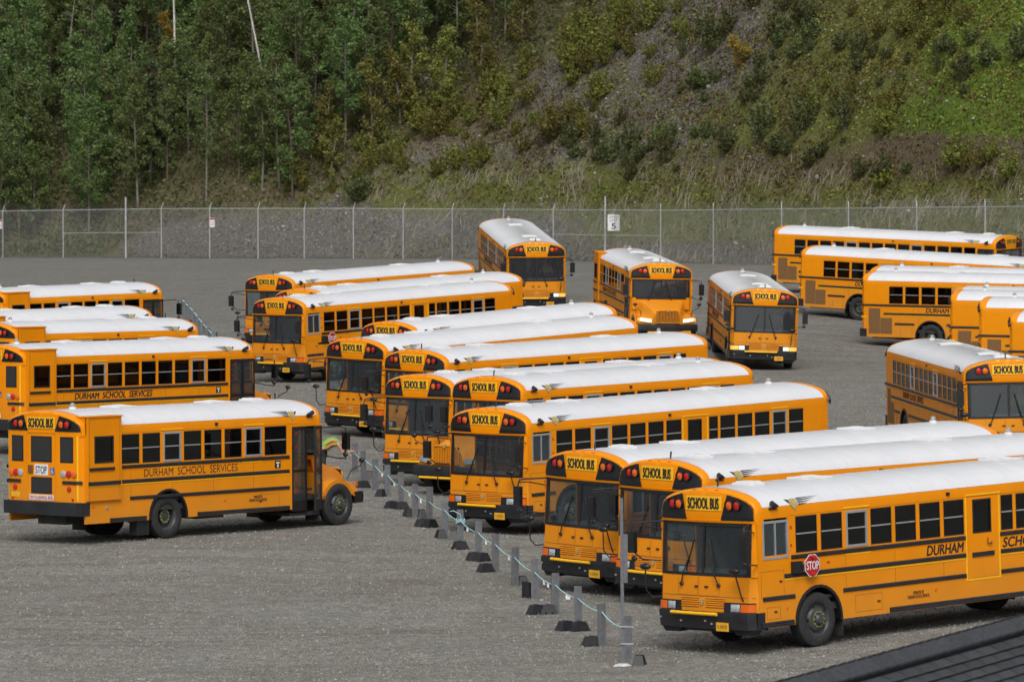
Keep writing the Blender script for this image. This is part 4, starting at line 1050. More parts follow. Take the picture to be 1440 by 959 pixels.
    # ---- running gear
    def chassis(mb):
        f = -1.45 if C else .1
        mb.box(f, L-.3, -.45, .45, .42, .66); mb.box(max(f, .1), L-.2, -1.18, 1.18, .68, .80)
        for w in wheels_of(kind, L): mb.tube([(w, -1.0, .515), (w, 1.0, .515)], .07, 8); mb.blob((w, 0, .5), .22, .2, .18)
        if C: mb.box(L-4.9, L-4.0, -1.15, -.6, .40, .70); mb.box(L-5.9, L-5.2, .5, 1.1, .40, .70); mb.box(L-1.9, L-.4, -.5, .5, .50, .66)
        else: mb.box(4.2, 6.5, -.9, .9, .42, .70); mb.box(9.9, 11.7, -.8, .8, .40, .80)
    part('chassis', (kind, L), chassis, ['interior_dark'], root)
    wf, wr = wheels_of(kind, L)
    for s in (1, -1): wheel(root, wf, s); wheel(root, wr, s, True)
    for s in (1, -1):
        for w in (wf, wr): part('mud_flap', (w, s), lambda mb: mb.box(w+.70, w+.72, *sorted((s*.75, s*1.2)), .15, .62), ['rubber'], root)
    # ---- inside
    def inside(mb):
        mb.box(.35, L-.3, -1.19, 1.19, .90, .96, 0); mb.box(L-.36, L-.3, -1.15, 1.15, .96, 1.8, 0)
        u = 1.7
        while u < L-1.2:
            for s in (1, -1):
                mb.box(u, u+.36, *sorted((s*.30, s*1.15)), 1.22, 1.38, 1); mb.box(u+.34, u+.46, *sorted((s*.32, s*1.13)), 1.30, 2.02, 1)
            u += .72
        mb.box(.75, 1.15, .25, .75, 1.30, 1.45, 0); mb.box(1.10, 1.22, .25, .75, 1.40, 2.10, 0)
        mb.box(1.35, 1.40, -1.15, -.35, .96, 1.75, 0)
    part('interior', (kind, L), inside, ['interior_dark', 'seat_vinyl'], root)
    def dash(mb):
        z = 1.40 if not C else 1.62
        mb.grid([[(u, v, zz) for v in np.linspace(-.45, 1.12, 7)] for u, zz in ((.16, z-.02), (.30, z+.10), (.50, z+.12), (.62, z+.02), (.66, .98))])
        mb.tube([(.72+.03*math.cos(a), .52+.22*math.cos(a), z+.17+.16*math.sin(a)) for a in np.linspace(0, 2*math.pi, 15)], .014, 5, 1)
    part('dashboard', C, dash, ['dash_grey', 'interior_dark'], root, 40)
    return root

# ------------------------------------------------------------------ place the buses
GRP_C = 'rear-engined buses parked side by side in the centre block'; GRP_L = 'hooded buses in the left row facing right'
GRP_R = 'buses parked tail-out in the right row'; GRP_M = 'buses driving into the lot with drivers aboard'
INFO = {
 'A': ('flat-nosed school bus with big red stop arm showing, nearest the shingled roof corner', GRP_C),
 'B': ('flat-nosed school bus directly behind the tall grey sign post, beside the nearest bus', GRP_C),
 'C': ('flat-nosed school bus standing left of and close against the one behind the tall post', GRP_C),
 'D': ('flat-nosed school bus alone mid-block with its whole left window row visible', GRP_C),
 'E': ('hooded school bus of the centre block, grille and nose poking out beside a flat-nosed bus', GRP_C),
 'F': ('flat-nosed school bus immediately left of the hooded one in the centre block', GRP_C),
 'G': ('school bus squeezed mid-cluster, its dome and long white roof seen above two other buses', GRP_C),
 'H': ('flat-nosed school bus with full front clear, left end of the middle cluster', GRP_C),
 'I': ('farthest bus of the middle cluster, only dome and white roof above the others', GRP_C),
 'J': ('flat-nosed school bus with small red stop arm, front one of the far trio', GRP_C),
 'K': ('school bus mostly hidden between the other two of the far trio', GRP_C),
 'L': ('flat-nosed school bus at the back of the far trio, mirrors sticking out left', GRP_C),
 'M': ('oncoming flat-nosed school bus with one headlight lit, closest below the fence', GRP_M),
 'N': ('oncoming hooded school bus with lit headlights and black bumper', GRP_M),
 'O': ('oncoming flat-nosed school bus with both headlights lit and orange plate', GRP_M),
 'P': ('flat-nosed school bus with grey roof, its front cut by the right edge', GRP_M),
 'Q': ('school bus of the right row nearest the chain-link fence', GRP_R),
 'R': ('second school bus from the fence in the right row, rear wheel and flank clear', GRP_R),
 'S': ('school bus in the right row with brown engine vent and half-hidden rear wheel', GRP_R),
 'S2': ('school bus just behind the brown-vented one, only a strip of white roof visible', GRP_R),
 'T': ('school bus tail with narrow brown vent, next right of the brown-vented bus', GRP_R),
 'T2': ('school bus hidden behind the narrow-vented tail, only its white roof edge visible', GRP_R),
 'U': ('second nearest school bus tail of the right row, window edge showing', GRP_R),
 'V': ('nearest school bus tail of the right row, barely inside the right edge', GRP_R),
 'W': ('hooded school bus with open folding door and STOP placard on its back', GRP_L),
 'X': ('long hooded school bus with slanted bold lettering, behind the open-doored one', GRP_L),
 'Y': ('hooded school bus showing roof and lift door just beyond the long one', GRP_L),
 'Z': ('hooded school bus of the left row showing only a low strip of white roof', GRP_L),
 'AA': ('farthest hooded school bus of the left row, window row and mirror clear', GRP_L),
}
PROTO = {}
for n, (kind, side, L, X, Y, Z, h, p, r) in BUS.items():
    lit = {'M': 1, 'N': 2, 'O': 2, 'P': 2}.get(n, 0)
    dusty = n in 'MNOPQRSTUV' or n in ('S2', 'T2')
    key = (kind, side, L, dusty, lit, n == 'W')
    if key in PROTO: root = copy_tree(PROTO[key])
    else: root = PROTO[key] = build_bus(kind, side, L, dusty, lit, bold=(n != 'W'), fend='open' if n == 'W' else None)
    u2, l2, up2 = axes(h, p, r)
    # stand it on the ground: best plane through its four wheel contacts
    pts = []
    for uu in wheels_of(kind, L):
        for vv in (-1, 1):
            q = Vector((X, Y, Z)) + u2*uu + l2*vv; pts.append((uu, vv, gz(q.x, q.y)))
    A_ = np.array([[1, a, b] for a, b, c in pts]); co, *_ = np.linalg.lstsq(A_, np.array([c for a, b, c in pts]), rcond=None)
    u2, l2, up2 = axes(h, math.atan(co[1]), math.atan(co[2]))
    root.matrix_world = Matrix(((-u2.x, l2.x, up2.x, X), (-u2.y, l2.y, up2.y, Y), (-u2.z, l2.z, up2.z, co[0]), (0, 0, 0, 1)))
    root['label'], root['group'] = INFO[n]; root['category'] = 'school bus'
    BUS[n] = BUS[n] + (root.matrix_world.copy(),)
    print('BUS', n, 'dz %.3f dp %.2f dr %.2f' % (co[0]-Z, math.degrees(co[1]-p), math.degrees(co[2]-r)))
#@@REST@@
# ------------------------------------------------------------------ vegetation builders
def quads_mesh(name, C, A, B, mats, var, mi=None):
    """C centre, A and B half axes, one quad each; var = leafvar per face"""
    n = len(C); co = np.stack([C-A-B, C+A-B*.4, C+A*.6+B, C-A*.7+B*.8], 1).reshape(-1, 3)
    me = bpy.data.meshes.new(name); me.vertices.add(n*4); me.vertices.foreach_set('co', co.ravel())
    me.loops.add(n*4); me.loops.foreach_set('vertex_index', np.arange(n*4, dtype=np.int32))
    me.polygons.add(n); me.polygons.foreach_set('loop_start', np.arange(0, n*4, 4, dtype=np.int32)); me.update(calc_edges=True)
    at = me.attributes.new('leafvar', 'FLOAT', 'FACE'); at.data.foreach_set('value', var.astype(np.float32))
    for m in mats: me.materials.append(MAT[m])
    return me
def rand_unit(n, r):
    v = r.normal(size=(n, 3)); return v/np.linalg.norm(v, axis=1)[:, None]
def leaf_cloud(name, centres, radii, per, size, mat, seed, squash=1.0, droop=0):
    r = np.random.default_rng(seed); k = len(centres); n = k*per
    cc = np.repeat(centres, per, 0); rr = np.repeat(radii, per)[:, None]
    off = rand_unit(n, r)*(r.random((n, 1))**.5)*rr; off[:, 2] *= squash
    P = cc+off; A = rand_unit(n, r); B = np.cross(A, rand_unit(n, r)); B /= np.linalg.norm(B, axis=1)[:, None]+1e-9
    s = size*(.6+.8*r.random((n, 1)))
    clump = np.repeat(r.random(k), per)
    return quads_mesh(name, P, A*s*.5, B*s*.38, [mat], np.clip(.55*clump+.45*r.random(n), 0, 1))
def aspen(seed, h, mat, bark, r0=.75, low=.22, dens=1.0, leaf=.13):
    r = np.random.default_rng(seed); mb = MB(False); pts = []
    bend = r.normal(size=2)*.35
    for i in range(9):
        t = i/8; pts.append((bend[0]*t*t+.08*math.sin(3*t+seed), bend[1]*t*t+.06*math.cos(4*t+seed), h*t-.25))
    mb.tube(pts, [.085*(1-.86*i/8) for i in range(9)], 6)
    cs, rs = [], []
    nb = int(34*dens)
    for i in range(nb):
        t = low+(1-low)*(i+.5*r.random())/nb; z = h*t; a = r.random()*6.28
        R_ = r0*(.35+1.1*math.sin(math.pi*min(1, (t-low)/(1-low)*.86+.14)))*(.55+.6*r.random())
        q = int(min(7, t*8)); p0 = Vector(pts[q]); p0.z = z-.35
        e = Vector((p0.x+R_*math.cos(a), p0.y+R_*math.sin(a), z+.25*R_))
        mb.tube([p0, (p0+e)/2+Vector((0, 0, .02)), e], [.022, .014, .006], 4)
        for w in (.45, .8, 1.0):
            c = p0+(e-p0)*w; cs.append((c.x, c.y, c.z)); rs.append(.18+.24*r.random())
    return mb.mesh('trunk', [bark], 40), leaf_cloud('crown', np.array(cs), np.array(rs), 30, leaf, mat, seed, .9)
def spruce(seed, h):
    r = np.random.default_rng(seed); mb = MB(False); mb.tube([(0, 0, -.3), (0, 0, h*.5), (0, 0, h)], [.14, .09, .02], 6)
    cs, rs = [], []
    for i in range(36):
        t = .12+.86*i/36; z = h*t; R_ = (1-t)*1.5+.12
        for k in range(5):
            a = r.random()*6.28; e = (R_*math.cos(a), R_*math.sin(a), z-.28*R_)
            if k < 2: mb.tube([(0, 0, z), e], [.02, .006], 3)
            for w in (.4, .75, 1): cs.append((e[0]*w, e[1]*w, z-.28*R_*w)); rs.append(.17)
    return mb.mesh('trunk', ['bark_brown'], 40), leaf_cloud('crown', np.array(cs), np.array(rs), 6, .13, 'leaf_spruce', seed, .5)
def shrub(seed, h, w, mat, leaf=.10, n=24, per=13):
    r = np.random.default_rng(seed); mb = MB(False); cs, rs = [], []
    for i in range(n):
        a = r.random()*6.28; q = w*(r.random()**.7); z = h*(.35+.75*r.random()**1.3)*(1-.35*(q/w)**2)
        e = (q*math.cos(a), q*math.sin(a), z)
        mb.tube([(e[0]*.2, e[1]*.2, -.12), (e[0]*.7, e[1]*.7, z*.55), e], [.014, .010, .004], 3)
        for t in (.25, .45, .62, .78, .9, 1.03):
            k = t**.8; cs.append((e[0]*k, e[1]*k, z*t)); rs.append(.05+.10*(1.1-t)*r.random()+.03)
    return mb.mesh('stem', ['bark_brown'], 40), leaf_cloud('foliage', np.array(cs), np.array(rs), per, leaf, mat, seed, 1.3)
def plant(name, ms, p, label, cat, group, scale=1.0, rz=None, names=('trunk', 'crown'), tilt=0, lean=0):
    o = bpy.data.objects.new(name, None); COL.objects.link(o); o.location = p; o.scale = (scale,)*3
    o.rotation_euler = (tilt, tilt*.5, random.random()*6.28 if rz is None else rz)
    if lean: o.rotation_euler = (0, lean, 0)
    o['label'] = label; o['category'] = cat
    if group: o['group'] = group
    for nm, me in zip(names, ms): link(nm, me, o)
    return o
# woods
ASP = [aspen(i, 6.5+.5*i, 'leaf_aspen', 'bark_grey' if i % 3 else 'bark_brown', .86+.06*(i % 4), .18+.05*(i % 3)) for i in range(7)]
ASPY = [aspen(20+i, 3.6+.5*i, 'leaf_olive', 'bark_grey', .55, .12, .8, .12) for i in range(4)]
SPR = [spruce(40+i, 8+1.2*i) for i in range(2)]
WE_X, WE_Y = [-300, 150, 215, 300, 430, 880, 1010], [354, 354, 318, 298, 292, 0, -90]
def wood_edge(x): return float(np.interp(x, WE_X, WE_Y))
def spot(px, py):
    cols = [(90, 'above the left end of the fence'), (230, 'above the braced fence panels at left'), (340, 'above the small fence notice'), (460, 'above the plain fence right of the notice'), (570, 'above the far trio of buses'), (680, 'up-slope right of the far trio'), (800, 'above the bus nearest the fence'), (910, 'above the speed limit sign'), (1030, 'above the oncoming hooded bus'), (1150, 'above the right bus row start'), (1290, 'above the right bus row'), (9999, 'at the far right of the slope')]
    rows = [(20, 'along the top'), (90, 'high on the hill'), (170, 'midway up the hill'), (240, 'low on the hill'), (9999, 'at the hill foot')]
    return next(t for a, t in rows if py < a)+', '+next(t for a, t in cols if px < a)
cnt = 0; used = []
def free(p, d):
    for q in used:
        if (q[0]-p.x)**2+(q[1]-p.y)**2 < d*d: return False
    used.append((p.x, p.y)); return True
for i in range(5200):
    if cnt >= 325: break
    px = random.uniform(-150, 905); py = random.uniform(-150, wood_edge(px))
    p = hill_hit(px, py)
    if p.y < float(fenceY(p.x))+1.6 or not free(p, 1.02): continue
    near_edge = wood_edge(px)-py < 38 and px > 430
    dark = px < 190 and py < 105 and px > 20
    if near_edge: plant('young_aspen_tree', random.choice(ASPY), p, 'young yellowish aspen '+spot(px, py), 'tree', 'young aspens along the edge of the woods', random.uniform(.75, 1.2))
    elif dark and random.random() < .6 or random.random() < .03: plant('spruce_tree', random.choice(SPR), p, 'dark narrow spruce '+spot(px, py), 'tree', 'dark spruces among the aspens', random.uniform(.8, 1.25))
    else: plant('aspen_tree', random.choice(ASP), p, 'slender green aspen '+spot(px, py), 'tree', 'slender aspens of the hillside woods', random.uniform(.8, 1.2), tilt=random.uniform(-.03, .03))
    cnt += 1
# single trees one can point to
BIR = aspen(60, 13, 'leaf_aspen', 'bark_white', .7, .88, .4)
plant('birch_tree', BIR, hill_hit(250, 196), 'birch with a straight white trunk below the orange-leaved crown', 'tree', None, 1.25, 0)
plant('birch_tree', BIR, hill_hit(385, 186), 'birch with a white trunk leaning left over the woods', 'tree', None, 1.1, 0, names=('trunk', 'crown'), lean=-.17)
plant('aspen_tree', aspen(61, 8, 'leaf_gold', 'bark_grey', .5, .55, .5), hill_hit(232, 186), 'aspen with a small orange autumn crown among the green woods', 'tree', None, .95)
plant('aspen_tree', aspen(62, 1.9, 'leaf_gold', 'bark_brown', .4, .15, .4, .1), hill_hit(1043, 103), 'low shrub-like aspen turned orange on the bare scree', 'tree', None, 1.0)
def dead(seed, h):
    r = np.random.default_rng(seed); mb = MB(False)
    mb.tube([(0, 0, -.3), (.1, 0, h*.4), (-.1, .1, h*.75), (.15, 0, h)], [.13, .10, .06, .02], 6)
    br = MB(False)
    for i in range(12):
        z = h*(.3+.6*r.random()); a = r.random()*6.28; l = .5+1.0*r.random()
        br.tube([(0, 0, z), (l*.6*math.cos(a), l*.6*math.sin(a), z+.2), (l*math.cos(a), l*math.sin(a), z+.1)], [.03, .018, .006], 4)
    return mb.mesh('trunk', ['bark_grey'], 40), br.mesh('branch', ['bark_grey'], 40)
plant('dead_tree', dead(3, 9), hill_hit(103, 214), 'leafless grey dead tree with crooked branches among dark spruces', 'tree', None, 1.1, names=('trunk', 'branches'))
plant('dead_tree', dead(5, 7), hill_hit(118, 120), 'shorter leafless grey snag at the top of the dark spruces', 'tree', None, 1.0, names=('trunk', 'branches'))
# shrubs of the slope
SH = [shrub(80+i, 1.0+.22*i, .62+.06*i, m) for i, m in enumerate(['leaf_shrub', 'leaf_olive', 'leaf_shrub', 'leaf_olive', 'leaf_olive', 'leaf_shrub'])]
BANDS = [(600, 190, 70, 40, 12, 1), (690, 135, 45, 40, 10, 1), (730, 190, 60, 25, 12, 1), (830, 95, 50, 60, 20, 1), (880, 60, 40, 55, 14, 1), (850, 210, 60, 30, 14, 0), (900, 235, 60, 25, 10, 0), (640, 240, 50, 14, 6, 1),
         (1010, 130, 70, 55, 12, 0), (1080, 110, 50, 40, 8, 0), (1130, 90, 45, 50, 10, 0), (1230, 85, 40, 30, 14, 0), (1330, 95, 70, 30, 22, 0), (1290, 40, 80, 30, 10, 1), (1110, 215, 60, 22, 10, 0), (1225, 245, 45, 20, 10, 0), (990, 200, 50, 30, 8, 0), (1170, 160, 90, 30, 12, 1), (1050, 30, 60, 30, 6, 0), (960, 40, 30, 40, 5, 1), (1390, 230, 60, 20, 7, 1), (520, 215, 60, 40, 10, 1), (450, 265, 60, 20, 10, 1)]
GS = 'low shrubs dotted over the stony slope'
for cx, cy, sx, sy, n, tone in BANDS:
    for i in range(int(n*(1.5 if tone else .95))):
        qx, qy = random.gauss(cx, sx*.6), random.gauss(cy, sy*.6); p = hill_hit(qx, qy); p.z -= .05
        if not free(p, .55): continue
        k = random.choice([1, 3, 4] if tone else [0, 2, 5, 0])
        plant('shrub', SH[k], p, ('yellowish olive shrub ' if k in (1, 3, 4) else 'dark green shrub ')+spot(qx, qy), 'shrub', GS, random.choice([random.uniform(.45, .9), random.uniform(.8, 1.35)]), names=('stem', 'foliage'))
plant('bush', shrub(120, .9, .8, 'leaf_vivid', .10, 30, 16), hill_hit(935, 205), 'vivid green bush alone on the lower slope above the speed limit sign', 'shrub', None, 1.0, names=('stem', 'foliage'))
plant('bush', shrub(121, 1.9, 1.0, 'leaf_shrub', .11, 36, 16), hill_hit(503, 284), 'tall grey-green bush with pale leaves just behind the fence', 'shrub', None, 1.0, names=('stem', 'foliage'))
plant('bush', shrub(122, .9, .9, 'leaf_vivid', .10, 26, 14), hill_hit(1245, 262), 'green bush in the hollow below the bare earth cut', 'shrub', None, .9, names=('stem', 'foliage'))

# undergrowth, ground cover, grass, stones: nobody could count them
def scatter(n, fpx, keep, seed):
    """random points on the hill inside the photo's footprint of the slope; keep(px, py) is a probability"""
    r = np.random.default_rng(seed); X = r.uniform(-38, 40, n); d = 1.2+r.random(n)*48; Y = fenceY(X)+d; Z = hillz(X, Y)
    px, py = proj_many(X, Y, Z); k = r.random(n) < keep(px, py)
    return np.stack([X, Y, Z], 1)[k], px[k], py[k], r
def veg(name, n, keep, seed, size, mat, label, lift=.15, cat='ground cover'):
    P, px, py, r = scatter(n, None, keep, seed); m = len(P)
    A = rand_unit(m, r); B = np.cross(A, rand_unit(m, r)); B /= np.linalg.norm(B, axis=1)[:, None]+1e-9
    P[:, 2] += r.random(m)*lift; s = size*(.5+r.random((m, 1)))
    patch = vn(P[:, 0]*1.7+seed, P[:, 1]*1.7)
    me = quads_mesh(name, P, A*s*.5, B*s*.4, [mat], np.clip(patch*.7+.4*r.random(m)-.05, 0, 1))
    return link(name, me, label=label, cat=cat, kind='stuff')
woodf = lambda x, y: np.where(y < np.interp(x, WE_X, WE_Y)+6, 1, 0)
veg('undergrowth', 230000, lambda x, y: woodf(x, y)*.9, 5, .17, 'leaf_shrub', 'dark leafy undergrowth covering the floor of the woods', .7)
patchy = lambda x, y, f: fbm(x/f, y/f*1.3)
veg('ground_cover', 420000, lambda x, y: np.clip((.14+.80*sm(x, 1040, 1250)*sm(y, 260, 60)+.14*sm(x, 930, 1100)+.28*sm(y, 200, 265)*sm(x, 470, 560)+.25*gauss(x, y, 900, 110, 120, 110)-.12*sm(y, 300, 320))*np.clip((patchy(x, y, 38)-.34)*5, 0, 1), 0, 1)*(1-woodf(x, y)), 6, .14, 'leaf_olive', 'patchy olive moss and low weeds over the stony slope', .12)
veg('clover_cover', 260000, lambda x, y: np.clip((.95*sm(x, 1190, 1400)*sm(y, 210, 165)+.4*gauss(x, y, 1270, 165, 120, 25)+.5*gauss(x, y, 600, 262, 75, 12)+.3*gauss(x, y, 860, 268, 110, 12))*np.clip((patchy(x, y, 25)-.3)*5, 0, 1), 0, 1), 7, .14, 'leaf_vivid', 'bright green low cover at the upper right of the slope', .14)
def grass(name, n, keep, seed, mat, label, l0, l1, lean):
    P, px, py, r = scatter(n, None, keep, seed); m = len(P)
    a = r.normal(lean, .38, m)+.5*(vn(P[:, 0]*.6, P[:, 1]*.6)-.5); L_ = r.uniform(l0, l1, m); w = .009+.012*r.random(m)
    d = np.stack([np.sin(a), r.normal(0, .35, m), np.cos(a)*.9], 1); d /= np.linalg.norm(d, axis=1)[:, None]
    side = np.cross(d, np.array([0, 1, .2])); side /= np.linalg.norm(side, axis=1)[:, None]+1e-9
    mid = P+d*L_[:, None]*.55; tip = P+d*L_[:, None]; tip[:, 2] -= L_*.10; tip[:, 0] += L_*.08
    W = side*w[:, None]; co = np.stack([P-W, P+W, mid+W*.8, mid-W*.8, tip+W*.3, tip-W*.3], 1).reshape(-1, 3)
    me = bpy.data.meshes.new(name); me.vertices.add(m*6); me.vertices.foreach_set('co', co.ravel())
    b = np.arange(m)[:, None]*6; q = np.concatenate([b+[0, 1, 2, 3], b+[3, 2, 4, 5]], 1).reshape(-1)
    me.loops.add(m*8); me.loops.foreach_set('vertex_index', q.astype(np.int32)); me.polygons.add(m*2)
    me.polygons.foreach_set('loop_start', np.arange(0, m*8, 4, dtype=np.int32)); me.update(calc_edges=True)
    at = me.attributes.new('leafvar', 'FLOAT', 'FACE'); at.data.foreach_set('value', np.repeat(np.clip(vn(P[:, 0]*1.2, P[:, 1]*1.2)*.6+.5*r.random(m)-.05, 0, 1), 2).astype(np.float32))
    me.materials.append(MAT[mat]); return link(name, me, label=label, cat='grass', kind='stuff')
gb = lambda x, y: sm(x, 490, 560)*sm(y, 225, 262)
grass('dry_grass', 560000, lambda x, y: gb(x, y)*np.clip((patchy(x+300, y, 30)-.40)*4.5, 0, 1)*(1-.55*sm(y, 300, 330))*.55, 8, 'grass_dry', 'pale dry grass leaning over on the lower slope', .45, 1.15, .7)
grass('green_grass', 140000, lambda x, y: (gb(x, y)*np.clip((patchy(x+900, y, 26)-.42)*5, 0, 1)+.15*sm(x, 900, 1000)*sm(y, 200, 240))*.45*(1-.6*sm(y, 305, 330)), 9, 'grass_green', 'green grass tufts on the lower slope behind the fence', .25, .6, .3)
def stones(name, P, S, mats, seed, label, cat='stones'):
    r = np.random.default_rng(seed); m = len(P)
    base = np.array([(1, 0, 0), (0, 1, 0), (-1, 0, 0), (0, -1, 0), (0, 0, .8), (0, 0, -.6)]); V = base[None]*(.6+.8*r.random((m, 6, 1)))*S[:, None, None]
    ang = r.random(m)*6.28; c, s_ = np.cos(ang), np.sin(ang)
    Vx = V[:, :, 0]*c[:, None]-V[:, :, 1]*s_[:, None]; Vy = V[:, :, 0]*s_[:, None]+V[:, :, 1]*c[:, None]; V = np.stack([Vx, Vy, V[:, :, 2]*.7], 2)+P[:, None]
    f = np.array([(0, 1, 4), (1, 2, 4), (2, 3, 4), (3, 0, 4), (1, 0, 5), (2, 1, 5), (3, 2, 5), (0, 3, 5)])
    q = (f[None]+np.arange(m)[:, None, None]*6).reshape(-1)
    me = bpy.data.meshes.new(name); me.vertices.add(m*6); me.vertices.foreach_set('co', V.reshape(-1)); me.loops.add(len(q)); me.loops.foreach_set('vertex_index', q.astype(np.int32))
    me.polygons.add(m*8); me.polygons.foreach_set('loop_start', np.arange(0, m*24, 3, dtype=np.int32)); me.update(calc_edges=True)
    me.polygons.foreach_set('material_index', np.repeat(r.integers(0, len(mats), m), 8).astype(np.int32))
    for mm in mats: me.materials.append(MAT[mm])
    return link(name, me, label=label, cat=cat, kind='stuff')
P, px, py, r_ = scatter(60000, None, lambda x, y: np.clip(.9*(1-woodf(x, y))*np.clip((patchy(x+50, y+70, 45)-.33)*3, .05, 1)*(1-.7*sm(x, 1200, 1300))-.3*sm(y, 290, 305), .03, 1)*.5, 11)
leaf_mat('leaf_heath', [(.08, .055, .022), (.13, .10, .032), (.20, .15, .055)], .02)
veg('heath_cover', 420000, lambda x, y: np.clip((.34+.30*gauss(x, y, 1080, 130, 170, 120)+.35*gauss(x, y, 640, 170, 130, 60)+.25*gauss(x, y, 1120, 250, 260, 25))*np.clip((patchy(x+400, y+200, 30)-.36)*5, 0, 1)*(1-.8*sm(y, 285, 300)), 0, 1)*(1-woodf(x, y)), 16, .15, 'leaf_heath', 'rusty brown low heath between the stones of the slope', .14)
simple('stone_dark', (.075, .072, .068), .95, var=.4); simple('stone_mid', (.15, .143, .132), .95, var=.4); simple('stone_pale', (.30, .295, .28), .95, var=.3)
stones('scree_stones', P, .05+.12*r_.random(len(P))**3, ['stone_dark', 'stone_mid', 'stone_dark', 'stone_mid', 'stone_pale'], 12, 'loose grey stones of the scree and gravel bank')
# loose stones on the lot, denser close by
def pebbles(name, n, y0, y1, s0, s1, seed, label):
    r = np.random.default_rng(seed); Y = y0+(y1-y0)*r.random(n)**1.25; X = (r.random(n)-.5)*.225*Y; S = s0+(s1-s0)*r.random(n)**3
    keep = vn(X*.5+3, Y*.9)+.35*r.random(n) > .38; X, Y, S = X[keep], Y[keep], S[keep]; m = len(X); Z = gz_many(X, Y)+.0
    base = np.array([(1, 0, 0), (0, 1, 0), (-1, 0, 0), (0, -1, 0), (0, 0, 1.25)]); V = base[None]*(.55+.8*r.random((m, 5, 1)))*S[:, None, None]
    a = r.random(m)*6.28; c, q = np.cos(a), np.sin(a)
    V = np.stack([V[:, :, 0]*c[:, None]-V[:, :, 1]*q[:, None], V[:, :, 0]*q[:, None]+V[:, :, 1]*c[:, None], V[:, :, 2]], 2); V[:, 4, :2] += r.normal(size=(m, 2))*S[:, None]*.4
    V += np.stack([X, Y, Z], 1)[:, None]
    f = np.array([(0, 1, 4), (1, 2, 4), (2, 3, 4), (3, 0, 4)]); q = (f[None]+np.arange(m)[:, None, None]*5).reshape(-1)
    me = bpy.data.meshes.new(name); me.vertices.add(m*5); me.vertices.foreach_set('co', V.reshape(-1)); me.loops.add(len(q)); me.loops.foreach_set('vertex_index', q.astype(np.int32))
    me.polygons.add(m*4); me.polygons.foreach_set('loop_start', np.arange(0, m*12, 3, dtype=np.int32)); me.update(calc_edges=True)
    mats = ['pebble', 'stone_mid', 'pebble', 'pebble', 'stone_brown', 'stone_mid', 'stone_brown', 'stone_mid']; me.polygons.foreach_set('material_index', np.repeat(r.integers(0, len(mats), m), 4).astype(np.int32))
    for mm in mats: me.materials.append(MAT[mm])
    return link(name, me, label=label, cat='stones', kind='stuff')
simple('stone_brown', (.16, .135, .10), .95, var=.3)
pebbles('gravel_stones', 300000, 88, 190, .009, .032, 13, 'loose pebbles lying on the gravel lot')
BL = [(575, 232, .16), (1150, 250, .22), (690, 337, .15), (880, 350, .18), (1035, 345, .2), (398, 322, .15), (350, 344, .12), (450, 330, .12), (1213, 118, .2), (1175, 68, .18), (1332, 145, .15), (996, 125, .16), (600, 115, .2), (1278, 300, .16)]
mbs = MB(False); mbs.blob((0, 0, 0), 1, .8, .65, n=7, k=4)
for v_ in range(len(mbs.v)): pass
bm_ = mbs.mesh('boulder', ['boulder_grey'])
for v_ in bm_.vertices: v_.co *= random.uniform(.8, 1.15)
for x, y, sz in BL:
    o = link('boulder', bm_, label='pale loose stone '+spot(x, y), cat='stone', group='pale stones on the slope'); o.location = hill_hit(x, y); o.scale = (sz,)*3; o.rotation_euler = (random.random(), 0, random.random()*6)

# ------------------------------------------------------------------ chain-link fence
fen = bpy.data.objects.new('chain_link_fence', None); COL.objects.link(fen); fen.location = FENCE[12][0]
fen['label'] = 'galvanised chain-link fence with barbed wire along the foot of the hill'; fen['category'] = 'fence'
inv = Matrix.Translation(-fen.location)
def fpart(name, mb, mats, smooth=None, kind=None):
    me = mb.mesh(name, mats, smooth); me.transform(inv); return link(name, me, fen, kind=kind)
tops = [Vector((p.x, p.y, z)) for p, z in FENCE]; feet = [p for p, z in FENCE]
for i, (a, b) in enumerate(zip(feet, tops)):
    tall = FX[i] in (177, 851); mb = MB(False)
    if tall: mb.tube([a-Vector((0, 0, .1)), b+Vector((0, 0, .75))], .055, 8)
    else:
        mb.tube([a-Vector((0, 0, .1)), b+Vector((0, 0, .03))], .036, 8)
        arm = Vector((.10 if i < 16 else 0, .28 if i < 16 else .22, .36)); mb.tube([b, b+arm], .018, 6)
    fpart('post', mb, ['galvanised'], 40)
for i in range(len(tops)-1):
    mb = MB(False); mb.tube([tops[i], tops[i+1]], .024, 6); fpart('top_rail', mb, ['galvanised'], 40)
    for k in (.33, .66, 1.0):
        mb = MB(False); o_ = Vector((.10*k, .25*k, .36*k)); m_ = (tops[i]+tops[i+1])/2+o_-Vector((0, 0, .03)); mb.tube([tops[i]+o_, m_, tops[i+1]+o_], .0065, 3)
        fpart('barbed_wire', mb, ['wire_grey'])
for i, j in ((4, 5), (5, 6), (14, 15), (15, 16)):
    mb = MB(False); q = lambda t: feet[t]+(tops[t]-feet[t])*.52; mb.tube([q(i), q(j)], .022, 6); fpart('brace_rail', mb, ['galvanised'], 40)
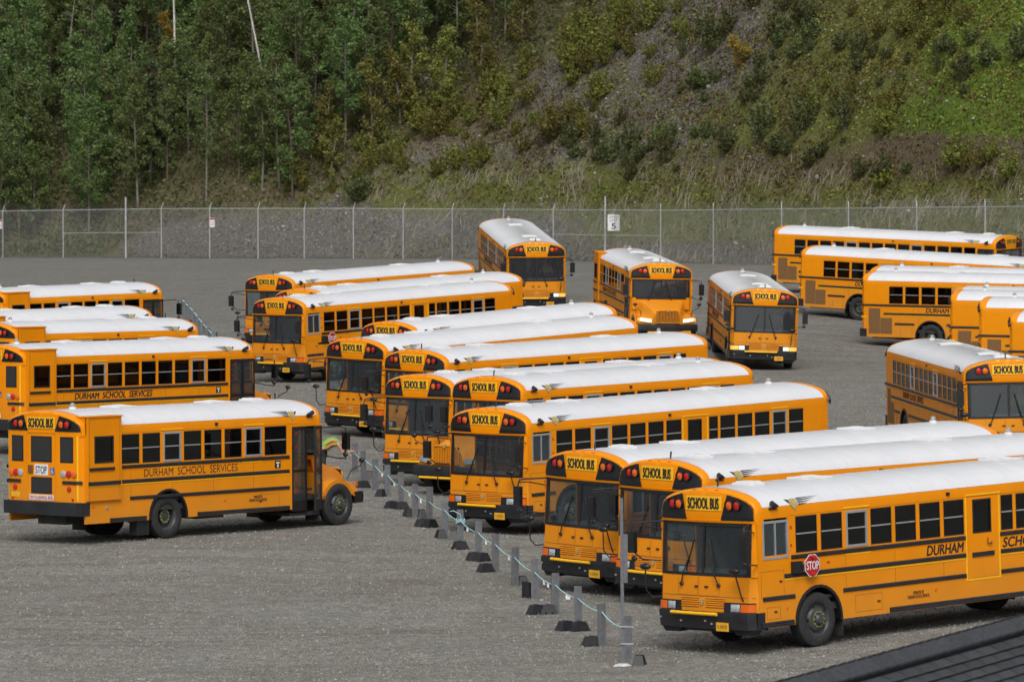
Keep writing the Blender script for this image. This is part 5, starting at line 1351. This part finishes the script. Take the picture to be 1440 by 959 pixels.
# woven wire, real strands on a diagonal
mb = MB(False); seg = [(tops[i+1]-tops[i]).length for i in range(len(tops)-1)]; cum = np.concatenate([[0], np.cumsum(seg)])
tx = np.array([list(t) for t in tops]); ft = np.array([list(t) for t in feet])
def fp(sd, k):
    a = np.array([np.interp(sd, cum, ft[:, c]) for c in range(3)]); b = np.array([np.interp(sd, cum, tx[:, c]) for c in range(3)]); p = a+(b-a)*k; return (p[0], p[1]-.03, p[2])
Hf = 2.95; step = .115; sd = 0.0; wd = .0031
while sd < cum[-1]-Hf:
    for dr in (1, -1):
        a = fp(sd if dr > 0 else sd+Hf, 0.0); b = fp(sd+Hf if dr > 0 else sd, 1.0)
        dvec = Vector(b)-Vector(a); sv = Vector((-dvec.z, 0, dvec.x)).normalized()*wd; A_, B_ = Vector(a), Vector(b)
        mb.add([A_-sv, A_+sv, B_+sv, B_-sv], [(0, 1, 2, 3)])
    sd += step
fpart('woven_wire', mb, ['wire_grey'], kind='stuff')
def onfence(px, k):
    i = np.interp(px, FX, range(len(FX))); lo = int(i); t = i-lo; a = feet[lo].lerp(feet[lo+1], t); b = tops[lo].lerp(tops[lo+1], t); return a.lerp(b, k)
def fsign(px, w, h, k, draw, label, cat='sign', name='speed_limit_sign'):
    o = bpy.data.objects.new(name, None); COL.objects.link(o); p = onfence(px, k); o.location = p+Vector((0, -.07, 0)); o['label'] = label; o['category'] = cat
    mb = MB(False); mb.box(-w/2, w/2, -.004, .004, -h/2, h/2); link('plate', mb.mesh('plate', ['white_vinyl']), o)
    for me, x, z in draw:
        t = link('lettering', me, o); t.rotation_euler = (math.pi/2, 0, 0); t.location = (x, -.008, z)
    return o
fsign(863, .66, .90, .76, [(text_mesh(['SPEED'], .12, 'print_black', width=.52), 0, .31), (text_mesh(['LIMIT'], .12, 'print_black', width=.42), 0, .12), (text_mesh(['5'], .32, 'print_black', width=.24, bold=.02), 0, -.19)], 'white sign on the fence reading SPEED LIMIT 5')
for px, lab in ((299, 'small white and red notice on the fence, a third of the way across'), (.5, 'small white and red notice on the fence at the left edge')):
    o = fsign(px, .30, .58, .72, [], lab, name='notice_sign')
    for z0, z1, w in ((.16, .27, .30), (.02, .04, .2), (-.06, -.04, .16), (-.14, -.11, .22)):
        mb = MB(False); mb.box(-w/2, w/2, -.0075, -.0045, z0, z1); link('print', mb.mesh('print', ['stop_red']), o)

# ------------------------------------------------------------------ bollards, blocks, rope
def on_ground(px, py, z=None):
    r = ray(px, py); t = -CAM_H/r[2]
    for _ in range(6):
        g = gz(r[0]*t, r[1]*t); t = (g-CAM_H)/r[2]
    return Vector((r[0]*t, r[1]*t, g))
def post_mesh():
    mb = MB(False); w, d, h, t = .077, .05, .83, .012
    mb.prism([(-w, -.08), (w, -.08), (w, h-.01), (w-.015, h), (-w+.015, h), (-w, h-.01)], -d/2, -d/2+t)
    mb.box(-w, -w+t, -d/2+t, d/2, -.08, h-.012); mb.box(w-t, w, -d/2+t, d/2, -.08, h-.012); mb.box(-.012, .012, -d/2-.008, -d/2, 0, h-.02)
    return mb.mesh('bollard', ['post_grey'])
PM = post_mesh()
def block_mesh():
    mb = MB(False); a, b, h = .19, .12, .19
    lo = [(-a, -b), (a, -b), (a, b), (-a, b)]; hi = [(-a*.58, -b*.6), (a*.58, -b*.6), (a*.58, b*.6), (-a*.58, b*.6)]
    mb.add([(x, y, 0) for x, y in lo]+[(x, y, h) for x, y in hi], [(3, 2, 1, 0), (4, 5, 6, 7)]+[(i, (i+1) % 4, 4+(i+1) % 4, 4+i) for i in range(4)])
    mb.box(-.02, .02, -b*.6, b*.6, h, h+.012); 
    for x in (-.07, .07): mb.box(x-.02, x+.02, -b-.004, -b+.03, .015, .05, 1)
    return mb.mesh('rubber_block', ['rub_rail_black', 'trim_black'])
BM_ = block_mesh()
POSTS = [(883, 920), (846.6, 908), (813, 882), (781, 862), (752, 841), (724, 823), (697, 804), (672.6, 783), (647.5, 766), (625, 755), (603.8, 731), (584, 727), (564, 709), (545.4, 698), (528, 689), (511.3, 676), (499, 664)]
wordp = ['nearest the camera, strapped to the tall post', 'second from the tall post', 'third from the tall post, two rubber blocks at its foot', 'fourth from the tall post, next to two blocks with a pale stone', 'fifth from the tall post', 'sixth from the tall post, beside a stood-up block', 'seventh from the tall post', 'eighth from the tall post, block on its left', 'ninth from the tall post with a knot of rope round its head', 'tenth from the tall post, between two rubber blocks', 'eleventh from the tall post, standing behind blocks', 'twelfth from the tall post', 'thirteenth from the tall post, with pale stones', 'fourteenth from the tall post', 'fifteenth from the tall post', 'sixteenth from the tall post', 'farthest before the hooded bus hides the row']
heads = []
line_dir = None
PG = [on_ground(x, y) for x, y in POSTS]
FARP = [(g.x, g.y) for g in (on_ground(257+43*t, 446+52*t) for t in np.linspace(1, 0, 8)**1.15)]
for i, g in enumerate(PG + [Vector((x, y, gz(x, y))) for x, y in FARP]):
    far = i >= len(PG)
    o = link('bollard', PM, label=('grey plastic bollard '+wordp[i]) if not far else 'grey plastic bollard of the far row beyond the parked hooded buses', cat='bollard', group='grey bollards along the rope line' if not far else 'grey bollards of the far row')
    o.location = g; o.rotation_euler = (random.uniform(-.03, .03), random.uniform(-.03, .03), random.uniform(-.25, .25)+.1); heads.append((g, far, o))
BLK = [((899, 935), 60, 'rubber block right of the tall post foot'), ((832, 908), 0, 'rubber block left of the second bollard'), ((795, 886), 20, 'left rubber block of the pair at the third bollard'), ((815, 887), 10, 'right rubber block of the pair at the third bollard'), ((754, 863), 15, 'left rubber block of the pair carrying a pale stone'), ((771, 863), -10, 'right rubber block of the pair carrying a pale stone'), ((739, 840), 90, 'rubber block standing on end by the fifth bollard'), ((735, 822), 80, 'rubber block leaning by the sixth bollard'), ((683, 804), 10, 'rubber block left of the seventh bollard'), ((667, 788), 0, 'left rubber block at the eighth bollard'), ((678, 789), 25, 'right rubber block at the eighth bollard'), ((647, 772), 5, 'rubber block below the knotted bollard'), ((620, 756), 85, 'left rubber block beside the tenth bollard'), ((637, 757), 70, 'right rubber block beside the tenth bollard'), ((594, 740), 0, 'left rubber block before the eleventh bollard'), ((605, 741), 30, 'right rubber block before the eleventh bollard'), ((575, 726), 90, 'left rubber block beside the twelfth bollard'), ((593, 727), 80, 'right rubber block beside the twelfth bollard'), ((551, 715), 15, 'left rubber block at the thirteenth bollard'), ((565, 716), 0, 'right rubber block at the thirteenth bollard'), ((537, 698), 40, 'rubber block at the fourteenth bollard'), ((511, 686), 10, 'ribbed rubber block at the sixteenth bollard'), ((519, 672), 70, 'rubber block behind the sixteenth bollard')]
for (x, y), a, lab in BLK:
    g = on_ground(x, y); o = link('rubber_block', BM_, label='black '+lab, cat='rubber block', group='rubber blocks along the bollards'); o.location = g; o.rotation_euler = (0, 0, R(a+20))
    if a == 90 and x < 745 and x > 700: o.rotation_euler = (0, R(90), R(40)); o.location.z += .15
# small pale stones by the posts
for (x, y), s_, lab in (((762, 850), .055, 'pale stone lying on the paired rubber blocks'), ((549, 702), .075, 'pale cobble at the foot of the fourteenth bollard'), ((596, 739), .05, 'small pale stone between blocks of the eleventh bollard')):
    o = link('cobble', bm_, label=lab, cat='stone'); g = on_ground(x, y+6); o.location = g+Vector((0, 0, .18 if x == 762 else .03)); o.scale = (s_,)*3
# rope: passes in front of each head
RY = [858, 862-0, 843, 825, 806, 785, 767, 750, 733, 718, 707, 695, 684, 669, 656, 645, 640]
rp = bpy.data.objects.new('rope', None); COL.objects.link(rp); rp['label'] = 'cyan rope strung along the near row of bollards with white tags'; rp['category'] = 'rope'
RX = [[873, 874], [846.6], [811], [781], [752], [724], [697], [672.6], [647.5], [625], [603.8], [584], [564], [545.4], [528], [511.3], [500]]
rope_y = {0: 883, 1: 862, 2: 843, 3: 824, 4: 806, 5: 785, 6: 767, 7: 750, 8: 733, 9: 718, 10: 707, 11: 695, 12: 684, 13: 669, 14: 656, 15: 645, 16: 637}
rpts = []
for i, g in enumerate(PG):
    s_ = FPX/g.y; z = CAM_H-(rope_y[i]-HOR)/s_*1.0
    z = min(g.z+.80, max(g.z+.45, z)); rpts.append(Vector((g.x-(.14 if i == 0 else 0), g.y-.05, z)))
mb = MB(False); path = []
for a, b in zip(rpts[:-1], rpts[1:]):
    for t in (0, .25, .5, .75): p = a.lerp(b, t); p.z -= .05*math.sin(math.pi*t); path.append(p)
path.append(rpts[-1]); hand = Vector((-4.34, 141.2, .90)); path += [rpts[-1].lerp(hand, .5)-Vector((0, 0, .05)), hand]
mb.tube(path, .012, 6); link('rope_line', mb.mesh('rope_line', ['rope_cyan'], 60), rp)
mb = MB(False)
k8 = rpts[8]
for q in range(3): mb.tube([(k8.x+.10*math.cos(a), k8.y+.03+.08*math.sin(a), k8.z+.03*q-.03+.02*math.sin(3*a)) for a in np.linspace(0, 6.28, 13)], .011, 5)
mb.tube([k8+Vector((.02, -.03, .02)), k8+Vector((.0, -.1, .16)), k8+Vector((-.16, -.06, .24)), k8+Vector((-.24, 0, .22))], .010, 5)
link('knot', mb.mesh('knot', ['rope_cyan'], 60), rp)
for i, t in ((1, .1), (2, .45), (3, .35), (3, .55), (5, .3), (6, .55), (7, .6), (10, .6), (11, .4), (12, .5), (13, .45)):
    a, b = rpts[i], rpts[i+1]; p = a.lerp(b, t)-Vector((0, 0, .05)); mb = MB(False); w_ = .022 if i != 2 else .045
    mb.add([p+Vector(v) for v in ((-w_, -.02, 0), (w_, -.02, 0), (w_*1.1, -.03, -.09), (-w_*.8, -.03, -.08), (-w_, -.014, 0), (w_, -.014, 0), (w_*1.1, -.024, -.09), (-w_*.8, -.024, -.08))], [(0, 1, 2, 3), (7, 6, 5, 4), (0, 4, 5, 1), (2, 6, 7, 3), (1, 5, 6, 2), (0, 3, 7, 4)])
    link('tag', mb.mesh('tag', ['pallid_tag']), rp)
rp2 = bpy.data.objects.new('rope', None); COL.objects.link(rp2); rp2['label'] = 'cyan rope along the far row of bollards beyond the hooded buses'; rp2['category'] = 'rope'
mb = MB(False); mb.tube([g+Vector((0, -.05, .74)) for g, far, o in heads if far], .022, 6); link('rope_line', mb.mesh('rope_line', ['rope_cyan'], 60), rp2)
# tall post in its white footing
tp = bpy.data.objects.new('sign_post', None); COL.objects.link(tp); g = on_ground(876, 936); tp.location = g; tp['label'] = 'tall thin grey metal sign post strapped to the nearest bollard'; tp['category'] = 'post'
mb = MB(False); mb.box(-.03, .03, -.008, .0, -.05, 3.12); mb.box(-.03, -.022, 0, .03, -.05, 3.12); mb.box(.022, .03, 0, .03, -.05, 3.12)
o = link('channel', mb.mesh('channel', ['post_grey']), tp); o.rotation_euler = (0, R(-.6), 0); 
mb = MB(False); mb.box(.008, .085, -.022, -.010, 1.55, 2.45); mb.box(.008, .016, -.010, .02, 1.55, 2.45); o = link('upper_channel', mb.mesh('upper_channel', ['post_grey']), tp)
for z in (.40, .72):
    mb = MB(False); mb.box(-.04, .20, -.03, -.022, z, z+.03); link('strap', mb.mesh('strap', ['silver']), tp)
o = bpy.data.objects.new('concrete_footing', None); COL.objects.link(o); o.location = g; o['label'] = 'white spilled concrete footing at the base of the tall post'; o['category'] = 'footing'
mb = MB(False); r_ = np.random.default_rng(3); rr = .09+.06*r_.random(14)
ring = lambda k, z: [(k*rr[i]*math.cos(i*6.283/14)*1.35, k*rr[i]*math.sin(i*6.283/14)*1.1, z) for i in range(14)]
mb.grid([ring(1.2, -.03)+[ring(1.2, -.03)[0]], ring(1.05, .02)+[ring(1.05, .02)[0]], ring(.6, .045)+[ring(.6, .045)[0]], ring(.1, .05)+[ring(.1, .05)[0]]]); link('slab', mb.mesh('slab', ['concrete_white'], 60), o)
bpy.data.objects['bollard'].location = on_ground(883, 927)

# ------------------------------------------------------------------ shingled roof corner
def roof_house():
    Z = 4.30; r0, r1 = ray(1100, 969), ray(1440, 875); t0, t1 = (Z-CAM_H)/r0[2], (Z-CAM_H)/r1[2]
    P0 = Vector((r0[0]*t0, r0[1]*t0, Z)); P1 = Vector((r1[0]*t1, r1[1]*t1, Z)); e1 = (P1-P0).normalized(); right = Vector((e1.y, -e1.x, 0))
    sl = R(30); e2 = (right*math.cos(sl)-Vector((0, 0, math.sin(sl)))).normalized(); n = e1.cross(e2); n = n if n.z > 0 else -n
    h = bpy.data.objects.new('shingle_roofed_building', None); COL.objects.link(h); h.matrix_world = Matrix(((e1.x, right.x, 0, P0.x), (e1.y, right.y, 0, P0.y), (0, 0, 1, 0), (0, 0, 0, 1)))
    h['label'] = 'building corner with dark grey shingles and a vented ridge in the lower right'; h['category'] = 'building'
    simple('shingle_grey', (.030, .032, .037), .9, var=.45, scale=22); simple('shingle_light', (.036, .038, .044), .9, var=.45, scale=22); simple('shingle_dark', (.025, .026, .030), .9, var=.45, scale=22); simple('wall_paint', (.35, .34, .32), .8)
    def loc(a, b, c): return (a, b*math.cos(sl)+c*math.sin(sl), Z-b*math.sin(sl)+c*math.cos(sl))   # along ridge, down slope, out of plane
    a0, a1 = -9, 14
    mb = MB(False); A = [loc(a0, 0, -.03), loc(a1, 0, -.03), loc(a1, 5.2, -.03), loc(a0, 5.2, -.03)]; B_ = [(x, y, z-.12) for x, y, z in A]
    mb.add(A+B_, [(0, 1, 2, 3), (7, 6, 5, 4)]+[(i, 4+i, 4+(i+1) % 4, (i+1) % 4) for i in range(4)])
    L_ = [(a0, 0, Z-.035), (a1, 0, Z-.035), (a1, -4.5, Z-.035-2.6), (a0, -4.5, Z-.035-2.6)]; M_ = [(x, y, z-.12) for x, y, z in L_]
    mb.add(L_+M_, [(3, 2, 1, 0), (4, 5, 6, 7)]+[(i, (i+1) % 4, 4+(i+1) % 4, 4+i) for i in range(4)]); link('roof_deck', mb.mesh('roof_deck', ['shingle_grey']), h)
    mb = MB(False); mb.box(a0+.4, a1-.4, -4.1, 4.1, -.3, 1.8); link('wall', mb.mesh('wall', ['wall_paint']), h)
    # shingles
    sh = {}
    for k, mt in enumerate(('shingle_grey', 'shingle_light', 'shingle_dark')):
        for w in (.50, .50):
            mb = MB(False); q = [loc(a, b, c) for a, b, c in ((0, 0, -.012), (w-.02, 0, -.012), (w-.02, .165, .012), (0, .165, .012), (0, 0, -.004), (w-.02, 0, -.004), (w-.02, .165, .026), (0, .165, .026))]
            mb.add([(x, y, z-Z) for x, y, z in q], [(0, 1, 2, 3), (7, 6, 5, 4), (0, 4, 5, 1), (1, 5, 6, 2), (2, 6, 7, 3), (3, 7, 4, 0)]); sh[k] = mb.mesh('shingle', [mt])
    n_ = 0
    for row in range(14):
        b = .20+row*.146
        for i in range(-2, 19):
            if n_ >= 296: break
            a = i*.5+(row*.21 % .5)
            o = link('shingle', sh[random.choice([0, 0, 1, 2])], h); x, y, z = loc(a, b, 0); o.location = (x, y, z); n_ += 1
    # ridge cap and vent
    for i in range(-4, 36):
        mb = MB(False); a = i*.305
        q = [loc(a, -.03, .085), loc(a+.33, -.03, .097), loc(a+.33, .17, .080), loc(a, .17, .068)]; lo = [(x, y, z-.02) for x, y, z in q]
        mb.add(q+lo, [(0, 1, 2, 3), (7, 6, 5, 4)]+[(j, 4+j, 4+(j+1) % 4, (j+1) % 4) for j in range(4)])
        q = [(a, 0, Z+.108), (a+.33, 0, Z+.118), (a+.33, -.18, Z+.118-.10), (a, -.18, Z+.108-.10)]; lo = [(x, y, z-.02) for x, y, z in q]
        mb.add(q+lo, [(3, 2, 1, 0), (4, 5, 6, 7)]+[(j, (j+1) % 4, 4+(j+1) % 4, 4+j) for j in range(4)])
        link('ridge_cap', mb.mesh('ridge_cap', [random.choice(['shingle_light', 'shingle_light', 'shingle_grey'])]), h)
    mb = MB(False); mb.add([loc(a0, .05, .0), loc(a1, .05, .0), loc(a1, .05, .07), loc(a0, .05, .07), loc(a0, .12, .0), loc(a1, .12, .0), loc(a1, .12, .055), loc(a0, .12, .055)], [(0, 1, 2, 3), (7, 6, 5, 4), (0, 4, 5, 1), (2, 6, 7, 3), (1, 5, 6, 2), (0, 3, 7, 4)])
    link('ridge_vent', mb.mesh('ridge_vent', ['print_black']), h)
    mb = MB(False)
    for i in range(-14, 130):
        a = i*.085
        q = [loc(a, .12, .004), loc(a+.04, .12, .004), loc(a+.04, .17, .058), loc(a, .17, .058), loc(a, .185, .004), loc(a+.04, .185, .004), loc(a+.04, .185, .05), loc(a, .185, .05)]
        mb.add(q, [(0, 1, 2, 3), (7, 6, 5, 4), (0, 4, 5, 1), (2, 6, 7, 3), (1, 5, 6, 2), (0, 3, 7, 4)])
    link('vent_baffle', mb.mesh('vent_baffle', ['shingle_dark']), h, kind='stuff')
roof_house()

# ------------------------------------------------------------------ people
def skinned(name, chains, mat, parent=None, sub=2):
    """chains: lists of (x, y, z, radius); points closer than 1 mm are shared; the first point is the root"""
    vs, rad, es = [], [], []
    def vid(p):
        for i, q in enumerate(vs):
            if (Vector(q)-Vector(p[:3])).length < 1e-3: return i
        vs.append(p[:3]); rad.append(p[3]); return len(vs)-1
    for c in chains:
        ids = [vid(p) for p in c]
        for a, b in zip(ids[:-1], ids[1:]):
            if (a, b) not in es: es.append((a, b))
    me = bpy.data.meshes.new(name); me.from_pydata(vs, es, []); ob = bpy.data.objects.new(name+'_src', me); COL.objects.link(ob)
    ob.modifiers.new('s', 'SKIN'); sk = me.skin_vertices[0].data
    for i, r in enumerate(rad): sk[i].radius = (r, r) if not isinstance(r, tuple) else r; sk[i].use_root = (i == 0)
    sd = ob.modifiers.new('d', 'SUBSURF'); sd.levels = sd.render_levels = sub
    dg = bpy.context.evaluated_depsgraph_get(); dg.update(); m2 = bpy.data.meshes.new_from_object(ob.evaluated_get(dg)); bpy.data.objects.remove(ob)
    m2.name = name; m2.materials.clear(); m2.materials.append(MAT[mat]); m2.polygons.foreach_set('use_smooth', [True]*len(m2.polygons))
    return link(name, m2, parent)
def hand_chains(w, d, up, s=1):
    """five fingers from wrist w, pointing along d"""
    w = Vector(w); d = Vector(d).normalized(); up = Vector(up).normalized(); sd = d.cross(up).normalized(); out = []
    pm = w+d*.085; P = lambda v, r: (v.x, v.y, v.z, r); out.append([P(w, .024), P(w+d*.04, .034), P(pm, .036)])
    for k, (o, l) in enumerate(((-.028, .068), (-.010, .078), (.010, .073), (.028, .058))):
        a = pm+sd*o; b = a+d*l*.5-up*.006; c = b+(d*.6-up*.8).normalized()*l*.5; out.append([P(pm, .036), P(a+d*.008, .0105), P(b, .0095), P(c, .008)])
    a = w+d*.035; b = a+(sd*-s*.7+d*.6).normalized()*.05; c = b+(d+sd*-s*.2).normalized()*.035; out.append([P(w+d*.04, .034), P(b, .012), P(c, .009)])
    return out
def worker():
    """bends over the rope line, hips left, head low at the right"""
    o = bpy.data.objects.new('person', None); COL.objects.link(o); x, y = -5.12, 141.3; z = gz(x, y); o.location = (x, y, z)
    o['label'] = 'person in lime and orange safety vest bending over the rope behind the open-doored bus'; o['category'] = 'person'
    hip = (0, 0, .93, .13); ch = (.30, 0, 1.16, .135); sh = (.46, 0, 1.13, .09); nk = (.54, 0, 1.09, .052); hd = (.63, -.01, 1.02, .088); hd2 = (.70, -.01, .93, .07)
    B = [[hip, (.14, 0, 1.06, .12), ch, sh, nk, hd, hd2]]
    for s in (1, -1):
        B.append([hip, (.0, s*.10, .86, .095), (.04, s*.12, .48, .062), (-.04, s*.13, .10, .042), (.05, s*.14, .045, .038), (.14, s*.15, .03, .026)])
        el = (.62, s*.20, .82, .038); wr = (.78 if s < 0 else .74, s*.10, .90 if s < 0 else .86, .026)
        B.append([sh, (.44, s*.17, 1.10, .058), el, wr]); B += [[(wr[0], wr[1], wr[2], .026)]+c[1:] if i == 0 else c for i, c in enumerate(hand_chains(wr[:3], (.9, -s*.25, .05), (0, 0, 1), s))]
    skinned('body', B, 'skin', o)
    skinned('vest', [[(.02, 0, .95, .150), (.14, 0, 1.07, .155), (.30, 0, 1.17, .165), (.46, 0, 1.14, .12)], [(.46, 0, 1.14, .12), (.44, .14, 1.11, .08)], [(.46, 0, 1.14, .12), (.44, -.14, 1.11, .08)]], 'vest_lime', o)
    for s in (1, -1): skinned('vest_panel', [[(.10, -.135, 1.02+s*.06, .028), (.28, -.15, 1.14+s*.05, .028), (.42, -.13, 1.12+s*.04, .026)]], 'vest_orange', o)
    skinned('trousers', [[(0, 0, .93, .145), (.0, .10, .86, .11), (.04, .12, .48, .082), (-.04, .13, .12, .065)], [(0, 0, .93, .145), (.0, -.10, .86, .11), (.04, -.12, .48, .082), (-.04, -.13, .12, .065)]], 'trousers_dark', o)
    skinned('cap', [[(.60, -.01, 1.05, .085), (.66, -.01, 1.05, .088), (.71, -.01, 1.00, .07)]], 'hair_dark', o)
    for s in (1, -1): skinned('boot', [[(-.05, s*.13, .12, .055), (-.03, s*.135, .05, .055), (.06, s*.14, .045, .048), (.15, s*.15, .04, .036)]], 'trousers_dark', o)
worker()
def driver(bus, label, vest):
    M = BUS[bus][-1]; o = bpy.data.objects.new('person', None); COL.objects.link(o); o['label'] = label; o['category'] = 'person'; o['group'] = 'drivers of the moving buses'
    zb = 1.45 if BUS[bus][0] == 'D' else 1.50
    o.matrix_world = M @ Matrix.Translation((-.93, .50, zb))
    P = [(0, 0, .10, .15), (.0, 0, .34, .14), (0, 0, .52, .12), (0, 0, .60, .055), (.02, 0, .72, .092), (.02, 0, .80, .085)]; B = [P]
    for s in (1, -1):
        B.append([P[0], (.25, s*.12, .06, .09), (.45, s*.13, .02, .07)])
        wr = (.30, s*.16, .34); B.append([P[2], (0, s*.19, .48, .06), (.10, s*.26, .24, .045), wr+(.03,)]); B += [[wr+(.03,)]+c[1:] if i == 0 else c for i, c in enumerate(hand_chains(wr, (.9, -s*.1, .2), (0, 0, 1), s))]
    skinned('body', B, 'skin', o)
    skinned('vest', [[(0, 0, .10, .17), (0, 0, .34, .165), (0, 0, .50, .14)], [(0, 0, .50, .14), (0, .17, .48, .075)], [(0, 0, .50, .14), (0, -.17, .48, .075)]], vest, o)
    skinned('trousers', [[(0, 0, .08, .16), (.25, .12, .07, .105), (.46, .13, .03, .085)], [(0, 0, .08, .16), (.25, -.12, .07, .105), (.46, -.13, .03, .085)]], 'trousers_dark', o)
    skinned('hair', [[(-.03, 0, .80, .085), (.0, 0, .86, .075)]], 'hair_dark', o)
driver('M', 'driver in lime safety vest inside the oncoming bus closest to the fence', 'vest_lime')
driver('N', 'driver in lime safety vest inside the oncoming hooded bus', 'vest_lime')
driver('O', 'driver in grey top inside the oncoming bus with orange plate', 'post_grey')
driver('P', 'driver in lime safety vest inside the bus cut by the right edge', 'vest_lime')
bpy.context.view_layer.update()
